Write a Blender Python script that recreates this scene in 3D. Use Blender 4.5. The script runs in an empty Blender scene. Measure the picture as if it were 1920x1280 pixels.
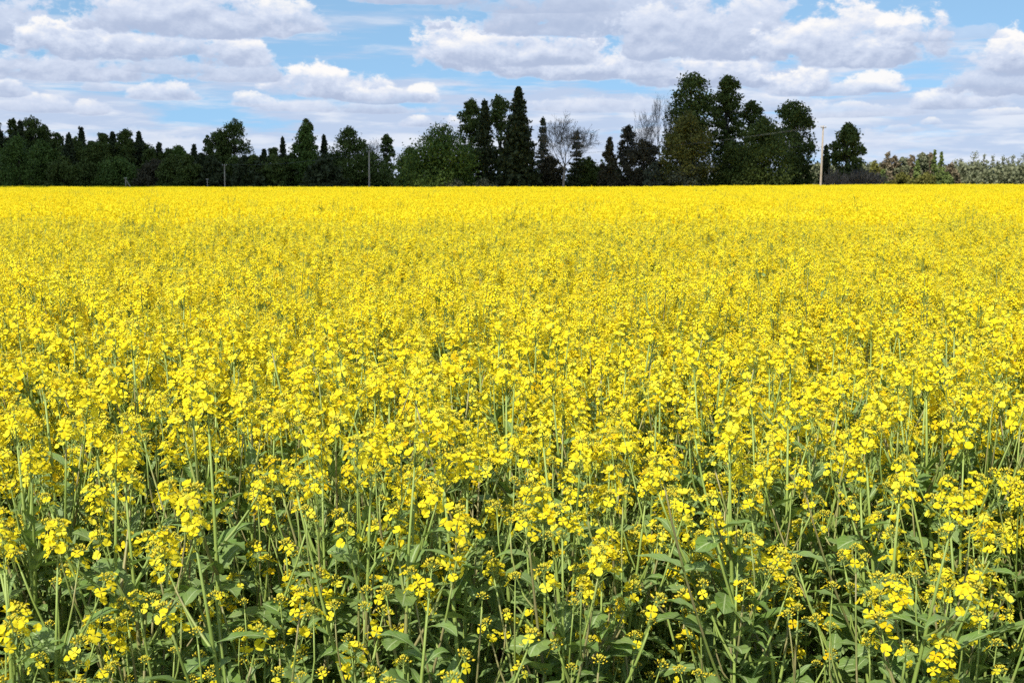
import bpy, math, random
import numpy as np
from mathutils import Matrix, Vector, Euler

R = math.radians
rng = np.random.default_rng(11)
random.seed(11)
SC = bpy.context.scene
COL = SC.collection

# ------------------------------------------------------------------ camera
FPX = 2240.0                 # focal length in photo pixels (photo is 1920 x 1280)
CAM_Z = 1.79
HORIZON = 346.5
PITCH = math.atan((640 - HORIZON) / FPX)
cam_d = bpy.data.cameras.new('camera')
cam_d.sensor_width = 36.0
cam_d.lens = 36.0 * FPX / 1920
cam_d.clip_start = 0.05
cam_d.clip_end = 20000
cam_d.dof.use_dof = True
cam_d.dof.focus_distance = 3.2
cam_d.dof.aperture_fstop = 13.0
cam = bpy.data.objects.new('camera', cam_d)
COL.objects.link(cam)
cam.location = (0, 0, CAM_Z)
cam.rotation_euler = (R(90) - PITCH, 0, 0)
SC.camera = cam


def ray(px, py):
    """direction (not normalised, y = 1 forward) of a photo pixel"""
    cx, cy = (px - 960) / FPX, (640 - py) / FPX
    c, s = math.cos(PITCH), math.sin(PITCH)
    y = c + cy * s
    z = -s + cy * c
    return Vector((cx / y, 1.0, z / y))


def uv_of(px, py):
    d = ray(px, py)
    az = math.atan2(d.x, d.y)
    el = math.atan2(d.z, math.hypot(d.x, d.y))
    return az * FPX, el * FPX


# ------------------------------------------------------------------ render settings
SC.render.engine = 'CYCLES'
SC.view_settings.view_transform = 'Standard'
SC.view_settings.look = 'None'
SC.view_settings.exposure = 0.38
SC.view_settings.gamma = 1.0
SC.cycles.max_bounces = 6
SC.cycles.diffuse_bounces = 4
SC.cycles.glossy_bounces = 2
SC.cycles.transmission_bounces = 4
SC.cycles.transparent_max_bounces = 4
SC.cycles.caustics_reflective = False
SC.cycles.caustics_refractive = False
SC.cycles.use_denoising = False
SC.cycles.pixel_filter_type = 'BLACKMAN_HARRIS'
SC.cycles.filter_width = 1.35

# ------------------------------------------------------------------ sun
SUN_EL, SUN_AZ = R(47), R(207)      # azimuth clockwise from +Y: behind the camera, a little to the left
sun_dir = Vector((math.sin(SUN_AZ) * math.cos(SUN_EL), math.cos(SUN_AZ) * math.cos(SUN_EL), math.sin(SUN_EL)))
sd = bpy.data.lights.new('sun', 'SUN')
sd.energy = 4.95
sd.angle = R(0.53)
sd.color = (1.0, 0.955, 0.88)
sun = bpy.data.objects.new('sun', sd)
COL.objects.link(sun)
sun.rotation_euler = sun_dir.to_track_quat('Z', 'Y').to_euler()

# ------------------------------------------------------------------ world: clear sky with cumulus
W = bpy.data.worlds.new('World')
SC.world = W
W.use_nodes = True
W.cycles.sampling_method = 'MANUAL'
W.cycles.sample_map_resolution = 512
NT = W.node_tree
NT.nodes.clear()
SKY_STRENGTH = 0.15


class NG:
    """small helper for writing node trees as expressions"""
    def __init__(self, tree):
        self.t = tree

    def n(self, typ, **kw):
        nd = self.t.nodes.new(typ)
        for k, v in kw.items():
            setattr(nd, k, v)
        return nd

    def put(self, sock, v):
        if hasattr(v, 'is_output') or isinstance(v, bpy.types.NodeSocket):
            self.t.links.new(v, sock)
        else:
            sock.default_value = v

    def m(self, op, a, b=None, c=None, clamp=False):
        nd = self.n('ShaderNodeMath', operation=op, use_clamp=clamp)
        for i, v in enumerate((a, b, c)):
            if v is not None:
                self.put(nd.inputs[i], v)
        return nd.outputs[0]

    def smooth(self, v, lo, hi, a=0.0, b=1.0):
        nd = self.n('ShaderNodeMapRange', interpolation_type='SMOOTHSTEP')
        for i, x in enumerate((v, lo, hi, a, b)):
            self.put(nd.inputs[i], x)
        return nd.outputs[0]

    def mix(self, f, a, b, blend='MIX'):
        nd = self.n('ShaderNodeMix', data_type='RGBA', blend_type=blend)
        self.put(nd.inputs[0], f)
        self.put(nd.inputs[6], a)
        self.put(nd.inputs[7], b)
        return nd.outputs[2]

    def vec(self, x, y, z):
        nd = self.n('ShaderNodeCombineXYZ')
        for i, v in enumerate((x, y, z)):
            self.put(nd.inputs[i], v)
        return nd.outputs[0]

    def noise(self, v, scale, detail=5, rough=0.55, dist=0.0):
        nd = self.n('ShaderNodeTexNoise')
        self.put(nd.inputs['Vector'], v)
        nd.inputs['Scale'].default_value = scale
        nd.inputs['Detail'].default_value = detail
        nd.inputs['Roughness'].default_value = rough
        nd.inputs['Distortion'].default_value = dist
        return nd.outputs['Fac']


def rgba(r, g, b, k=1.0):
    return (r * k, g * k, b * k, 1.0)


kc = 0.79 / SKY_STRENGTH      # cloud radiance at this exposure
w = NG(NT)
tc = w.n('ShaderNodeTexCoord')
nrm = w.n('ShaderNodeVectorMath', operation='NORMALIZE')
w.put(nrm.inputs[0], tc.outputs['Generated'])
sep = w.n('ShaderNodeSeparateXYZ')
w.put(sep.inputs[0], nrm.outputs[0])
X, Y, Z = sep.outputs
az = w.m('MULTIPLY', w.m('ARCTAN2', X, Y), FPX)
el = w.m('MULTIPLY', w.m('ARCSINE', Z), FPX)
sky = w.n('ShaderNodeTexSky', sky_type='NISHITA')
sky.sun_disc = False
sky.sun_elevation = SUN_EL
sky.sun_rotation = SUN_AZ
sky.altitude = 60
sky.air_density = 1.0
sky.dust_density = 0.15
sky.ozone_density = 1.6
# looked up a little above the true direction: clear northern air, no yellow band at the horizon
lift = w.vec(X, Y, w.m('MULTIPLY_ADD', w.m('MAXIMUM', Z, 0.0), 0.85, 0.28))
liftn = w.n('ShaderNodeVectorMath', operation='NORMALIZE')
w.put(liftn.inputs[0], lift)
w.put(sky.inputs[0], liftn.outputs[0])
col = w.mix(1.0, sky.outputs[0], rgba(1.05, 1.15, 1.04), 'MULTIPLY')

# cloud streaks that crowd together towards the horizon, all round
pv = w.vec(w.m('DIVIDE', az, 260.0), w.m('DIVIDE', el, 34.0), 1.7)
st = w.noise(pv, 1.0, 6, 0.58, 0.25)
cover = w.smooth(el, 40.0, 300.0, 0.72, 0.46)
cover = w.m('SUBTRACT', 1.0, cover)
stm = w.smooth(w.m('SUBTRACT', st, cover), -0.03, 0.16)
fadeup = w.smooth(el, 200.0, 420.0, 1.0, 0.0)
stm = w.m('MULTIPLY', w.m('MULTIPLY', stm, fadeup), 0.85)
pv2 = w.vec(w.m('DIVIDE', az, 130.0), w.m('DIVIDE', el, 20.0), 8.3)
st2 = w.noise(pv2, 1.0, 5, 0.55, 0.2)
stc = w.mix(w.smooth(st2, 0.42, 0.66), rgba(0.54, 0.62, 0.80, kc), rgba(0.80, 0.82, 0.90, kc))
col = w.mix(stm, col, stc)

# shared turbulence for the cumulus
nv = w.vec(w.m('DIVIDE', az, 70.0), w.m('DIVIDE', el, 46.0), 3.1)
n0 = w.m('SUBTRACT', w.noise(nv, 1.0, 8, 0.62, 0.1), 0.5)
nvb = w.vec(w.m('DIVIDE', w.m('SUBTRACT', az, 5.0), 70.0), w.m('DIVIDE', w.m('ADD', el, 14.0), 46.0), 3.1)
n1 = w.m('SUBTRACT', w.noise(nvb, 1.0, 8, 0.62, 0.1), 0.5)
rel = w.m('SUBTRACT', n0, n1)
nm_ = w.vec(w.m('DIVIDE', az, 170.0), w.m('DIVIDE', el, 70.0), 12.4)
n2 = w.m('SUBTRACT', w.noise(nm_, 1.0, 3, 0.5), 0.5)

# the rest of the sky, above and to the sides of the view, carries the same sort of cumulus
zz = w.m('ADD', w.m('MAXIMUM', Z, 0.0), 0.07)
gv = w.vec(w.m('DIVIDE', X, zz), w.m('DIVIDE', Y, zz), 0.0)
gn = w.noise(gv, 0.75, 7, 0.56, 0.2)
side = w.smooth(w.m('ABSOLUTE', az), 1010.0, 1150.0)
up = w.smooth(el, 390.0, 470.0)
away = w.m('MULTIPLY', w.m('MAXIMUM', side, up), w.smooth(el, 60.0, 200.0))
gm = w.m('MULTIPLY', w.smooth(gn, 0.50, 0.60), away)
gc = w.mix(w.smooth(gn, 0.52, 0.72), rgba(0.92, 0.92, 0.93, kc), rgba(0.56, 0.61, 0.74, kc))
col = w.mix(gm, col, gc)

# clouds seen in the photograph: centre x, base y, half width, height (photo pixels), brightness, opacity
CLOUDS = [
    (250, 300, 260, 60, .75, .55), (1400, 290, 380, 60, .8, .5), (900, 300, 420, 55, .8, .5),
    (1740, 232, 30, 13, 1.15, .65), (1690, 246, 52, 16, .95, .6), (1880, 214, 85, 14, 1.1, .7),
    (850, 236, 26, 26, 1.4, .9), (772, 234, 46, 26, 1.1, .9), (172, 212, 46, 32, 1.0, .8), (60, 206, 90, 34, .9, .85),
    (700, 210, 130, 22, .8, .8), (1120, 205, 210, 36, .85, .8), (1420, 205, 190, 34, .8, .8), (1600, 215, 160, 28, .85, .75),
    (1790, 198, 110, 42, 1.0, .9), (480, 196, 66, 28, 1.25, .85), (560, 205, 110, 24, .8, .8),
    (190, 168, 44, 22, .65, .75), (315, 182, 76, 40, .95, .95), (12, 176, 46, 44, .9, .95),
    (1640, 168, 84, 40, 1.45, .95), (1560, 176, 130, 26, .8, .9),
    (802, 186, 42, 44, 1.5, .95), (620, 176, 155, 70, 1.1, 1.0), (720, 190, 110, 30, .8, .9),
    (440, 146, 130, 50, .7, .95), (440, 118, 100, 62, .95, 1.0),
    (1340, 152, 230, 84, 1.2, 1.0), (1495, 166, 92, 64, 1.25, 1.0),
    (130, 142, 230, 62, .85, 1.0), (330, 134, 130, 36, .7, .9),
    (1120, 136, 250, 82, 1.15, 1.0), (880, 116, 150, 108, 1.35, 1.0), (985, 112, 190, 62, .9, 1.0),
    (1860, 166, 110, 84, .75, .95), (1905, 128, 80, 84, 1.15, 1.0),
    (30, 70, 140, 90, .62, .95), (185, 98, 190, 96, 1.2, 1.0), (300, 96, 110, 50, .75, .9),
    (360, 54, 300, 90, .78, 1.0), (520, 54, 120, 70, .95, .9),
    (1150, 52, 420, 95, .5, .95), (1370, 92, 330, 120, .72, 1.0), (1600, 106, 230, 118, 1.0, 1.0), (1690, 76, 70, 74, 1.45, .9),
    (760, 2, 140, 40, .5, .9), (1780, 72, 110, 30, .5, .5), (1000, 20, 220, 30, .3, .6),
]
UW = w.m('MULTIPLY_ADD', n2, 62.0, az)                 # wandering outline
NW = w.m('MULTIPLY', n0, 2.9)                          # billows
SH = w.m('MULTIPLY_ADD', rel, 1.30, w.m('MULTIPLY_ADD', n2, 0.22, 0.20))   # relief lit from above
shade, cov = 0.5, 0.0
for (cx, by, hw, ht, br, op) in CLOUDS:
    u0, v0 = uv_of(cx, by)
    hw, ht = hw * .90, ht * .97
    p = w.m('MULTIPLY_ADD', UW, 1 / hw, -u0 / hw)
    q = w.m('MULTIPLY_ADD', el, 1 / ht, -v0 / ht)
    r = w.m('MAXIMUM', q, w.m('MULTIPLY', q, -4.5))
    # the tiny term only makes the renderer work through the clouds one after another
    d = w.m('MULTIPLY_ADD', p, p, -1.0 if cov == 0.0 else w.m('MULTIPLY_ADD', cov, 1e-6, -1.0))
    d = w.m('MULTIPLY_ADD', r, r, d)
    mask = w.smooth(w.m('SUBTRACT', NW, d), 0.18, 0.58, 0.0, op)
    s = w.m('MULTIPLY_ADD', q, 0.66 * br, w.m('MULTIPLY', SH, br))
    nd = w.n('ShaderNodeMix', data_type='FLOAT')
    for i_, v_ in ((0, mask), (2, shade), (3, s)):
        w.put(nd.inputs[i_], v_)
    shade = nd.outputs[0]
    cov = w.m('MAXIMUM', cov, mask)
c1 = w.mix(w.smooth(shade, 0.0, 0.5), rgba(0.44, 0.52, 0.70, kc), rgba(0.67, 0.74, 0.89, kc))
c2 = w.mix(w.smooth(shade, 0.36, 0.80), c1, rgba(0.97, 0.955, 0.945, kc))
col = w.mix(cov, col, c2)
bg = w.n('ShaderNodeBackground')
bg.inputs['Strength'].default_value = SKY_STRENGTH
w.put(bg.inputs['Color'], col)
wo = w.n('ShaderNodeOutputWorld')
w.put(wo.inputs['Surface'], bg.outputs[0])


# ------------------------------------------------------------------ mesh helpers
class MB:
    """collects geometry; fx is a per-vertex vector: (random tint, across, along)"""
    def __init__(self):
        self.v, self.fx, self.f, self.n = [], [], [], 0

    def add(self, v, faces, mat=0, fx=None):
        v = np.asarray(v, float).reshape(-1, 3)
        if fx is None:
            fx = np.zeros((len(v), 3))
        else:
            fx = np.broadcast_to(np.asarray(fx, float), (len(v), 3))
        for fa in (faces if isinstance(faces, list) else [faces]):
            fa = np.asarray(fa, int)
            if len(fa):
                self.f.append((fa + self.n, mat))
        self.v.append(v)
        self.fx.append(fx)
        self.n += len(v)

    def inst(self, tv, tf, mats, mat=0, tfx=None, tint=None):
        """many copies of a template; mats (N,4,4)"""
        mats = np.asarray(mats, float)
        N, k = len(mats), len(tv)
        if N == 0:
            return
        hv = np.c_[tv, np.ones(k)]
        V = np.einsum('nij,kj->nki', mats[:, :3, :], hv).reshape(-1, 3)
        FXa = np.zeros((N, k, 3))
        if tfx is not None:
            FXa[:] = tfx
        if tint is not None:
            FXa[:, :, 0] = np.asarray(tint)[:, None]
        off = (np.arange(N) * k)[:, None, None]
        fs = []
        for fa in (tf if isinstance(tf, list) else [tf]):
            fa = np.asarray(fa, int)
            fs.append((fa[None] + off).reshape(-1, fa.shape[1]))
        self.add(V, fs, mat, FXa.reshape(-1, 3))

    def merge(self, o, M=None, tint=None):
        for V, FXo in zip(o.v, o.fx):
            pass
        V = np.concatenate(o.v)
        FXo = np.concatenate(o.fx)
        if M is not None:
            M = np.asarray(M)
            V = V @ M[:3, :3].T + M[:3, 3]
        if tint is not None:
            FXo = FXo.copy()
            FXo[:, 0] = np.clip(FXo[:, 0] * 0.6 + tint * 0.4, 0, 1)
        for fa, mi in o.f:
            self.f.append((fa + self.n, mi))
        self.v.append(V)
        self.fx.append(FXo)
        self.n += len(V)

    def mesh(self, name, mats, smooth=True):
        me = bpy.data.meshes.new(name)
        V = np.concatenate(self.v)
        me.vertices.add(len(V))
        me.vertices.foreach_set('co', V.astype(np.float32).ravel())
        loops = np.concatenate([fa.ravel() for fa, _ in self.f]).astype(np.int32)
        sizes = np.concatenate([np.full(len(fa), fa.shape[1]) for fa, _ in self.f]).astype(np.int32)
        mi = np.concatenate([np.full(len(fa), m_) for fa, m_ in self.f]).astype(np.int32)
        st_ = np.concatenate([[0], np.cumsum(sizes)[:-1]]).astype(np.int32)
        me.loops.add(len(loops))
        me.loops.foreach_set('vertex_index', loops)
        me.polygons.add(len(sizes))
        me.polygons.foreach_set('loop_start', st_)
        me.polygons.foreach_set('loop_total', sizes)
        me.polygons.foreach_set('material_index', mi)
        me.polygons.foreach_set('use_smooth', np.full(len(sizes), smooth))
        a = me.attributes.new('fx', 'FLOAT_VECTOR', 'POINT')
        a.data.foreach_set('vector', np.concatenate(self.fx).astype(np.float32).ravel())
        for m_ in mats:
            me.materials.append(m_)
        me.update()
        me.validate()
        return me


def tube(mb, pts, rad, sides=5, mat=0, fx=None, cap=True):
    pts = np.asarray(pts, float)
    n = len(pts)
    rad = np.broadcast_to(np.asarray(rad, float), (n,))
    tan = np.gradient(pts, axis=0)
    tan /= np.linalg.norm(tan, axis=1)[:, None] + 1e-9
    ref = np.array([0.0, 1.0, 0.0]) if abs(tan[0][2]) > 0.7 else np.array([0.0, 0.0, 1.0])
    V = []
    for i in range(n):
        a = np.cross(tan[i], ref)
        a /= np.linalg.norm(a) + 1e-9
        b = np.cross(tan[i], a)
        th = np.arange(sides) * 2 * math.pi / sides
        V.append(pts[i] + rad[i] * (np.cos(th)[:, None] * a + np.sin(th)[:, None] * b))
    V = np.concatenate(V)
    F = []
    for i in range(n - 1):
        for k in range(sides):
            k2 = (k + 1) % sides
            F.append((i * sides + k, i * sides + k2, (i + 1) * sides + k2, (i + 1) * sides + k))
    fs = [np.array(F)]
    if cap:
        fs.append(np.array([[(n - 1) * sides + k for k in range(sides)]]))
    mb.add(V, fs, mat, fx)


def frame(zdir, pos=(0, 0, 0), scale=1.0, roll=0.0):
    """4x4 numpy matrix whose Z points along zdir"""
    z = np.asarray(zdir, float)
    z = z / (np.linalg.norm(z) + 1e-9)
    r = np.array([1.0, 0, 0]) if abs(z[0]) < 0.8 else np.array([0, 1.0, 0])
    x = np.cross(r, z)
    x /= np.linalg.norm(x)
    y = np.cross(z, x)
    c, s_ = math.cos(roll), math.sin(roll)
    x2, y2 = c * x + s_ * y, -s_ * x + c * y
    M = np.eye(4)
    sc = np.broadcast_to(np.asarray(scale, float), (3,))
    M[:3, 0], M[:3, 1], M[:3, 2], M[:3, 3] = x2 * sc[0], y2 * sc[1], z * sc[2], pos
    return M


def rand_frames(P, size, r_, up=0.0, out=None, aspect=1.0):
    """random oriented square frames at points P"""
    N = len(P)
    z = r_.normal(size=(N, 3))
    z /= np.linalg.norm(z, axis=1)[:, None]
    z[:, 2] += up
    if out is not None:
        z += out
    z /= np.linalg.norm(z, axis=1)[:, None] + 1e-9
    a = r_.normal(size=(N, 3))
    x = np.cross(a, z)
    x /= np.linalg.norm(x, axis=1)[:, None] + 1e-9
    y = np.cross(z, x)
    M = np.zeros((N, 4, 4))
    M[:, :3, 0] = x * size[:, None]
    M[:, :3, 1] = y * size[:, None] * aspect
    M[:, :3, 2] = z * size[:, None]
    M[:, :3, 3] = P
    M[:, 3, 3] = 1
    return M


def obj(name, me, parent=None, M=None):
    o = bpy.data.objects.new(name, me)
    COL.objects.link(o)
    if parent is not None:
        o.parent = parent
    if M is not None:
        o.matrix_basis = Matrix([list(r_) for r_ in np.asarray(M)])
    return o


def tag(o, label=None, cat=None, group=None, kind=None):
    if label: o['label'] = label
    if cat: o['category'] = cat
    if group: o['group'] = group
    if kind: o['kind'] = kind
    return o


# ------------------------------------------------------------------ materials
def mat(name):
    m_ = bpy.data.materials.new(name)
    m_.use_nodes = True
    m_.node_tree.nodes.clear()
    return m_, NG(m_.node_tree)


def fx_nodes(n):
    a = n.n('ShaderNodeAttribute', attribute_name='fx')
    s_ = n.n('ShaderNodeSeparateXYZ')
    n.put(s_.inputs[0], a.outputs['Vector'])
    return s_.outputs


def finish(m_, n, colr, rough=0.6, spec=0.3, trans=0.0, trans_col=None, bump=None):
    pb = n.n('ShaderNodeBsdfPrincipled')
    n.put(pb.inputs['Base Color'], colr)
    pb.inputs['Roughness'].default_value = rough
    pb.inputs['Specular IOR Level'].default_value = spec
    out = n.n('ShaderNodeOutputMaterial')
    if bump is not None:
        n.put(pb.inputs['Normal'], bump)
    if trans > 0:
        tb = n.n('ShaderNodeBsdfTranslucent')
        n.put(tb.inputs['Color'], trans_col if trans_col is not None else colr)
        mx = n.n('ShaderNodeMixShader')
        mx.inputs[0].default_value = trans
        n.put(mx.inputs[1], pb.outputs[0])
        n.put(mx.inputs[2], tb.outputs[0])
        n.put(out.inputs['Surface'], mx.outputs[0])
    else:
        n.put(out.inputs['Surface'], pb.outputs[0])
    return m_


# petals
M_PETAL, n = mat('rapeseed_petal')
fx = fx_nodes(n)
oi = n.n('ShaderNodeObjectInfo')
rnd = n.m('FRACT', n.m('ADD', fx[0], n.m('MULTIPLY', oi.outputs['Random'], 0.35)))
c = n.mix(n.smooth(rnd, 0.0, 0.8), rgba(0.95, 0.835, 0.040), rgba(0.93, 0.765, 0.026))
c = n.mix(n.smooth(rnd, 0.30, 0.10, 0.0, 0.7), c, rgba(0.93, 0.86, 0.075))
c = n.mix(n.smooth(rnd, 0.90, 0.99), c, rgba(0.90, 0.60, 0.012))
c = n.mix(n.smooth(fx[2], 0.5, 0.05, 0.0, 0.45), c, rgba(0.70, 0.55, 0.02))   # greener claw near the flower's eye
finish(M_PETAL, n, c, 0.7, 0.08, 0.48)
# buds
M_BUD, n = mat('rapeseed_bud')
fx = fx_nodes(n)
c = n.mix(fx[0], rgba(0.40, 0.42, 0.045), rgba(0.74, 0.55, 0.03))
finish(M_BUD, n, c, 0.55, 0.25, 0.15)
# stems
M_STEM, n = mat('rapeseed_stem')
fx = fx_nodes(n)
geo = n.n('ShaderNodeTexCoord')
ns = n.noise(geo.outputs['Object'], 9.0, 3)
c = n.mix(fx[0], rgba(0.27, 0.345, 0.075), rgba(0.15, 0.215, 0.040))
c = n.mix(n.smooth(n.m('ADD', ns, n.m('MULTIPLY', fx[1], 0.25)), 0.60, 0.74, 0.0, 0.6), c, rgba(0.27, 0.18, 0.11))
finish(M_STEM, n, c, 0.5, 0.35)
# leaves
M_LEAF, n = mat('rapeseed_leaf')
fx = fx_nodes(n)
oi = n.n('ShaderNodeObjectInfo')
rnd = n.m('FRACT', n.m('ADD', fx[0], oi.outputs['Random']))
geo = n.n('ShaderNodeTexCoord')
ns = n.noise(geo.outputs['Object'], 38.0, 4)
c = n.mix(rnd, rgba(0.13, 0.225, 0.036), rgba(0.21, 0.30, 0.075))
c = n.mix(n.smooth(ns, 0.35, 0.7), c, n.mix(0.5, c, rgba(0.19, 0.25, 0.12)))
au = n.m('ABSOLUTE', fx[1])
wv = n.m('FRACT', n.m('ADD', n.m('MULTIPLY', fx[2], 7.0), n.m('MULTIPLY', au, -2.2)))
vein = n.m('MULTIPLY', n.smooth(n.m('ABSOLUTE', n.m('SUBTRACT', wv, 0.5)), 0.0, 0.09, 0.55, 0.0), n.smooth(au, 0.95, 0.3))
rib = n.smooth(au, 0.03, 0.10, 1.0, 0.0)
c = n.mix(n.m('MAXIMUM', vein, rib), c, rgba(0.38, 0.46, 0.22))
finish(M_LEAF, n, c, 0.52, 0.22, 0.28, n.mix(0.6, c, rgba(0.22, 0.36, 0.03)))


# ------------------------------------------------------------------ the ground
def smoothstep(a, b, x):
    t = np.clip((np.asarray(x, float) - a) / (b - a), 0, 1)
    return t * t * (3 - 2 * t)


def terrain(x, y):
    x, y = np.asarray(x, float), np.asarray(y, float)
    r1 = 0.40 * smoothstep(5, 62, x) * smoothstep(40, 140, y)
    r2 = 0.06 * np.sin(x * 0.043 + 1.0) * smoothstep(25, 90, y)
    r3 = 0.08 * smoothstep(0.06, 0.4, -x / np.maximum(y, 1)) * smoothstep(60, 220, y)
    return r1 + r2 + r3


gx = np.concatenate([[-9000, -3000, -1200, -600], np.linspace(-320, 320, 81), [600, 1200, 3000, 9000]])
gy = np.concatenate([[-9000, -2000, -400, -60, -15], np.linspace(0, 320, 61), [420, 600, 900, 1600, 4000, 9000]])
GX, GY = np.meshgrid(gx, gy)
mb = MB()
nx = len(gx)
idx = np.arange(len(gx) * len(gy)).reshape(len(gy), nx)
fa = np.stack([idx[:-1, :-1], idx[:-1, 1:], idx[1:, 1:], idx[1:, :-1]], -1).reshape(-1, 4)
mb.add(np.stack([GX.ravel(), GY.ravel(), terrain(GX, GY).ravel()], 1), fa)
M_GROUND, n = mat('soil_and_grass')
geo = n.n('ShaderNodeNewGeometry')
ns = n.noise(geo.outputs['Position'], 3.0, 6)
nb = n.noise(geo.outputs['Position'], 0.05, 4)
c = n.mix(ns, rgba(0.055, 0.040, 0.026), rgba(0.11, 0.085, 0.055))
sp = n.n('ShaderNodeSeparateXYZ')
n.put(sp.inputs[0], geo.outputs['Position'])
gm_ = n.smooth(sp.outputs[1], 236.0, 246.0)
c = n.mix(gm_, c, n.mix(nb, rgba(0.06, 0.10, 0.025), rgba(0.11, 0.14, 0.04)))
finish(M_GROUND, n, c, 0.9, 0.1)
tag(obj('ground', mb.mesh('ground', [M_GROUND])), kind='structure')

# ------------------------------------------------------------------ rapeseed: templates
GOLD = 2.399963


def petal_template():
    xs = [0.05, 0.38, 0.66, 0.88, 1.0]
    hw = [0.07, 0.22, 0.46, 0.48, 0.24]
    v, fxv = [], []
    for x, h in zip(xs, hw):
        z = 0.10 + 0.26 * x - 0.30 * x * x
        for sgn in (-1, 1):
            v.append((x, sgn * h, z + 0.05 * h))
            fxv.append((0, sgn * h, x))
    f = [(2 * i, 2 * i + 2, 2 * i + 3, 2 * i + 1) for i in range(4)]
    return np.array(v), np.array(f), np.array(fxv)


PV, PF, PFX = petal_template()


def flower_template(r_, tired=0.0):
    """four rounded petals in a cross; unit petal length"""
    v, f, fxv = [], [], []
    for k in range(4):
        a = k * math.pi / 2 + r_.normal() * 0.10
        tilt = 0.05 + r_.normal() * 0.16 + tired
        s_ = 1 + r_.normal() * 0.07
        P = PV * np.array([s_, s_ * (1 + r_.normal() * .08), s_])
        ca, sa = math.cos(tilt), math.sin(tilt)
        P = np.stack([P[:, 0] * ca - P[:, 2] * sa, P[:, 1], P[:, 0] * sa + P[:, 2] * ca + 0.012 * (k % 2)], 1)
        c_, s2_ = math.cos(a), math.sin(a)
        P = np.stack([P[:, 0] * c_ - P[:, 1] * s2_, P[:, 0] * s2_ + P[:, 1] * c_, P[:, 2]], 1)
        f.append(PF + len(PV) * k)
        v.append(P)
        fxv.append(PFX)
    return np.concatenate(v), np.concatenate(f), np.concatenate(fxv)


FT = [flower_template(rng, t) for t in (0, .1, .25, .5, -.1, .35)]
# simple flower: four kite petals
KV, KF, KFX = [], [], []
for k in range(4):
    a = k * math.pi / 2
    for (rr, da, z) in ((0.05, 0, .12), (0.85, -.42, .16), (1.0, 0, .12), (0.85, .42, .16)):
        KV.append((rr * math.cos(a + da), rr * math.sin(a + da), z))
        KFX.append((0, 0, rr))
    KF.append((4 * k, 4 * k + 1, 4 * k + 2, 4 * k + 3))
KV, KF, KFX = np.array(KV), np.array(KF), np.array(KFX)
# octahedral bud along Z, unit length
OV = np.array([(0, 0, 0), (.27, 0, .5), (0, .27, .5), (-.27, 0, .5), (0, -.27, .5), (0, 0, 1)])
OF = np.array([(0, 2, 1), (0, 3, 2), (0, 4, 3), (0, 1, 4), (5, 1, 2), (5, 2, 3), (5, 3, 4), (5, 4, 1)])
# thin three-sided stalk along Z, unit length and unit radius
SV = np.array([(math.cos(t), math.sin(t), z) for z in (0, 1) for t in (0, 2.094, 4.189)])
SF = np.array([(0, 1, 4, 3), (1, 2, 5, 4), (2, 0, 3, 5)])


def raceme_plan(kind, r_):
    """positions of flowers, buds and pods on one flower head; returns dict"""
    P = dict(flowers=[], buds=[], stalks=[], pods=[])
    if kind == 'full':
        nf, nb_, h = r_.integers(11, 18), 16, r_.uniform(.055, .085)
    elif kind == 'half':
        nf, nb_, h = r_.integers(5, 9), 22, r_.uniform(.04, .06)
    else:
        nf, nb_, h = r_.integers(0, 3), 26, r_.uniform(.025, .04)
    P['h'] = h
    for i in range(nb_):
        t = (i + .5) / nb_
        a = i * GOLD
        tilt = 0.10 + 0.95 * t + r_.normal() * .06
        dr = np.array([math.cos(a) * math.sin(tilt), math.sin(a) * math.sin(tilt), math.cos(tilt)])
        L = .004 + .009 * t
        base = np.array([0, 0, h - .012 * t])
        P['stalks'].append((base, dr, L, .0005))
        P['buds'].append((base + dr * L * .9, dr, r_.uniform(.0055, .0078) * (1.12 - .3 * (1 - t)), np.clip(.15 + .75 * t + r_.normal() * .12, 0, 1)))
    z1, z0 = h - .010, max(h - .062, .004)
    for i in range(nf):
        t = (i + r_.uniform(0, .8)) / max(nf, 1)
        a = i * GOLD + r_.normal() * .25
        tilt = 0.85 + .45 * t + r_.normal() * .10
        dr = np.array([math.cos(a) * math.sin(tilt), math.sin(a) * math.sin(tilt), math.cos(tilt)])
        L = r_.uniform(.012, .019)
        base = np.array([0, 0, z1 + (z0 - z1) * t])
        P['stalks'].append((base, dr, L, .0006))
        nz = dr * .75 + np.array([0, 0, .55]) + r_.normal(size=3) * .22
        P['flowers'].append((base + dr * L, nz, r_.uniform(.0076, .0104), r_.uniform(0, 6.28), r_.integers(0, len(FT)), r_.uniform(0, .9) if r_.random() > .06 else .95))
    for i in range(int(nf * .5)):
        a = r_.uniform(0, 6.28)
        tilt = .7 + r_.normal() * .15
        dr = np.array([math.cos(a) * math.sin(tilt), math.sin(a) * math.sin(tilt), math.cos(tilt)])
        base = np.array([0, 0, z0 - r_.uniform(.0, .035)])
        P['pods'].append((base, dr, r_.uniform(.018, .034), .0009))
    P['low'] = z0 - .04
    return P


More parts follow.
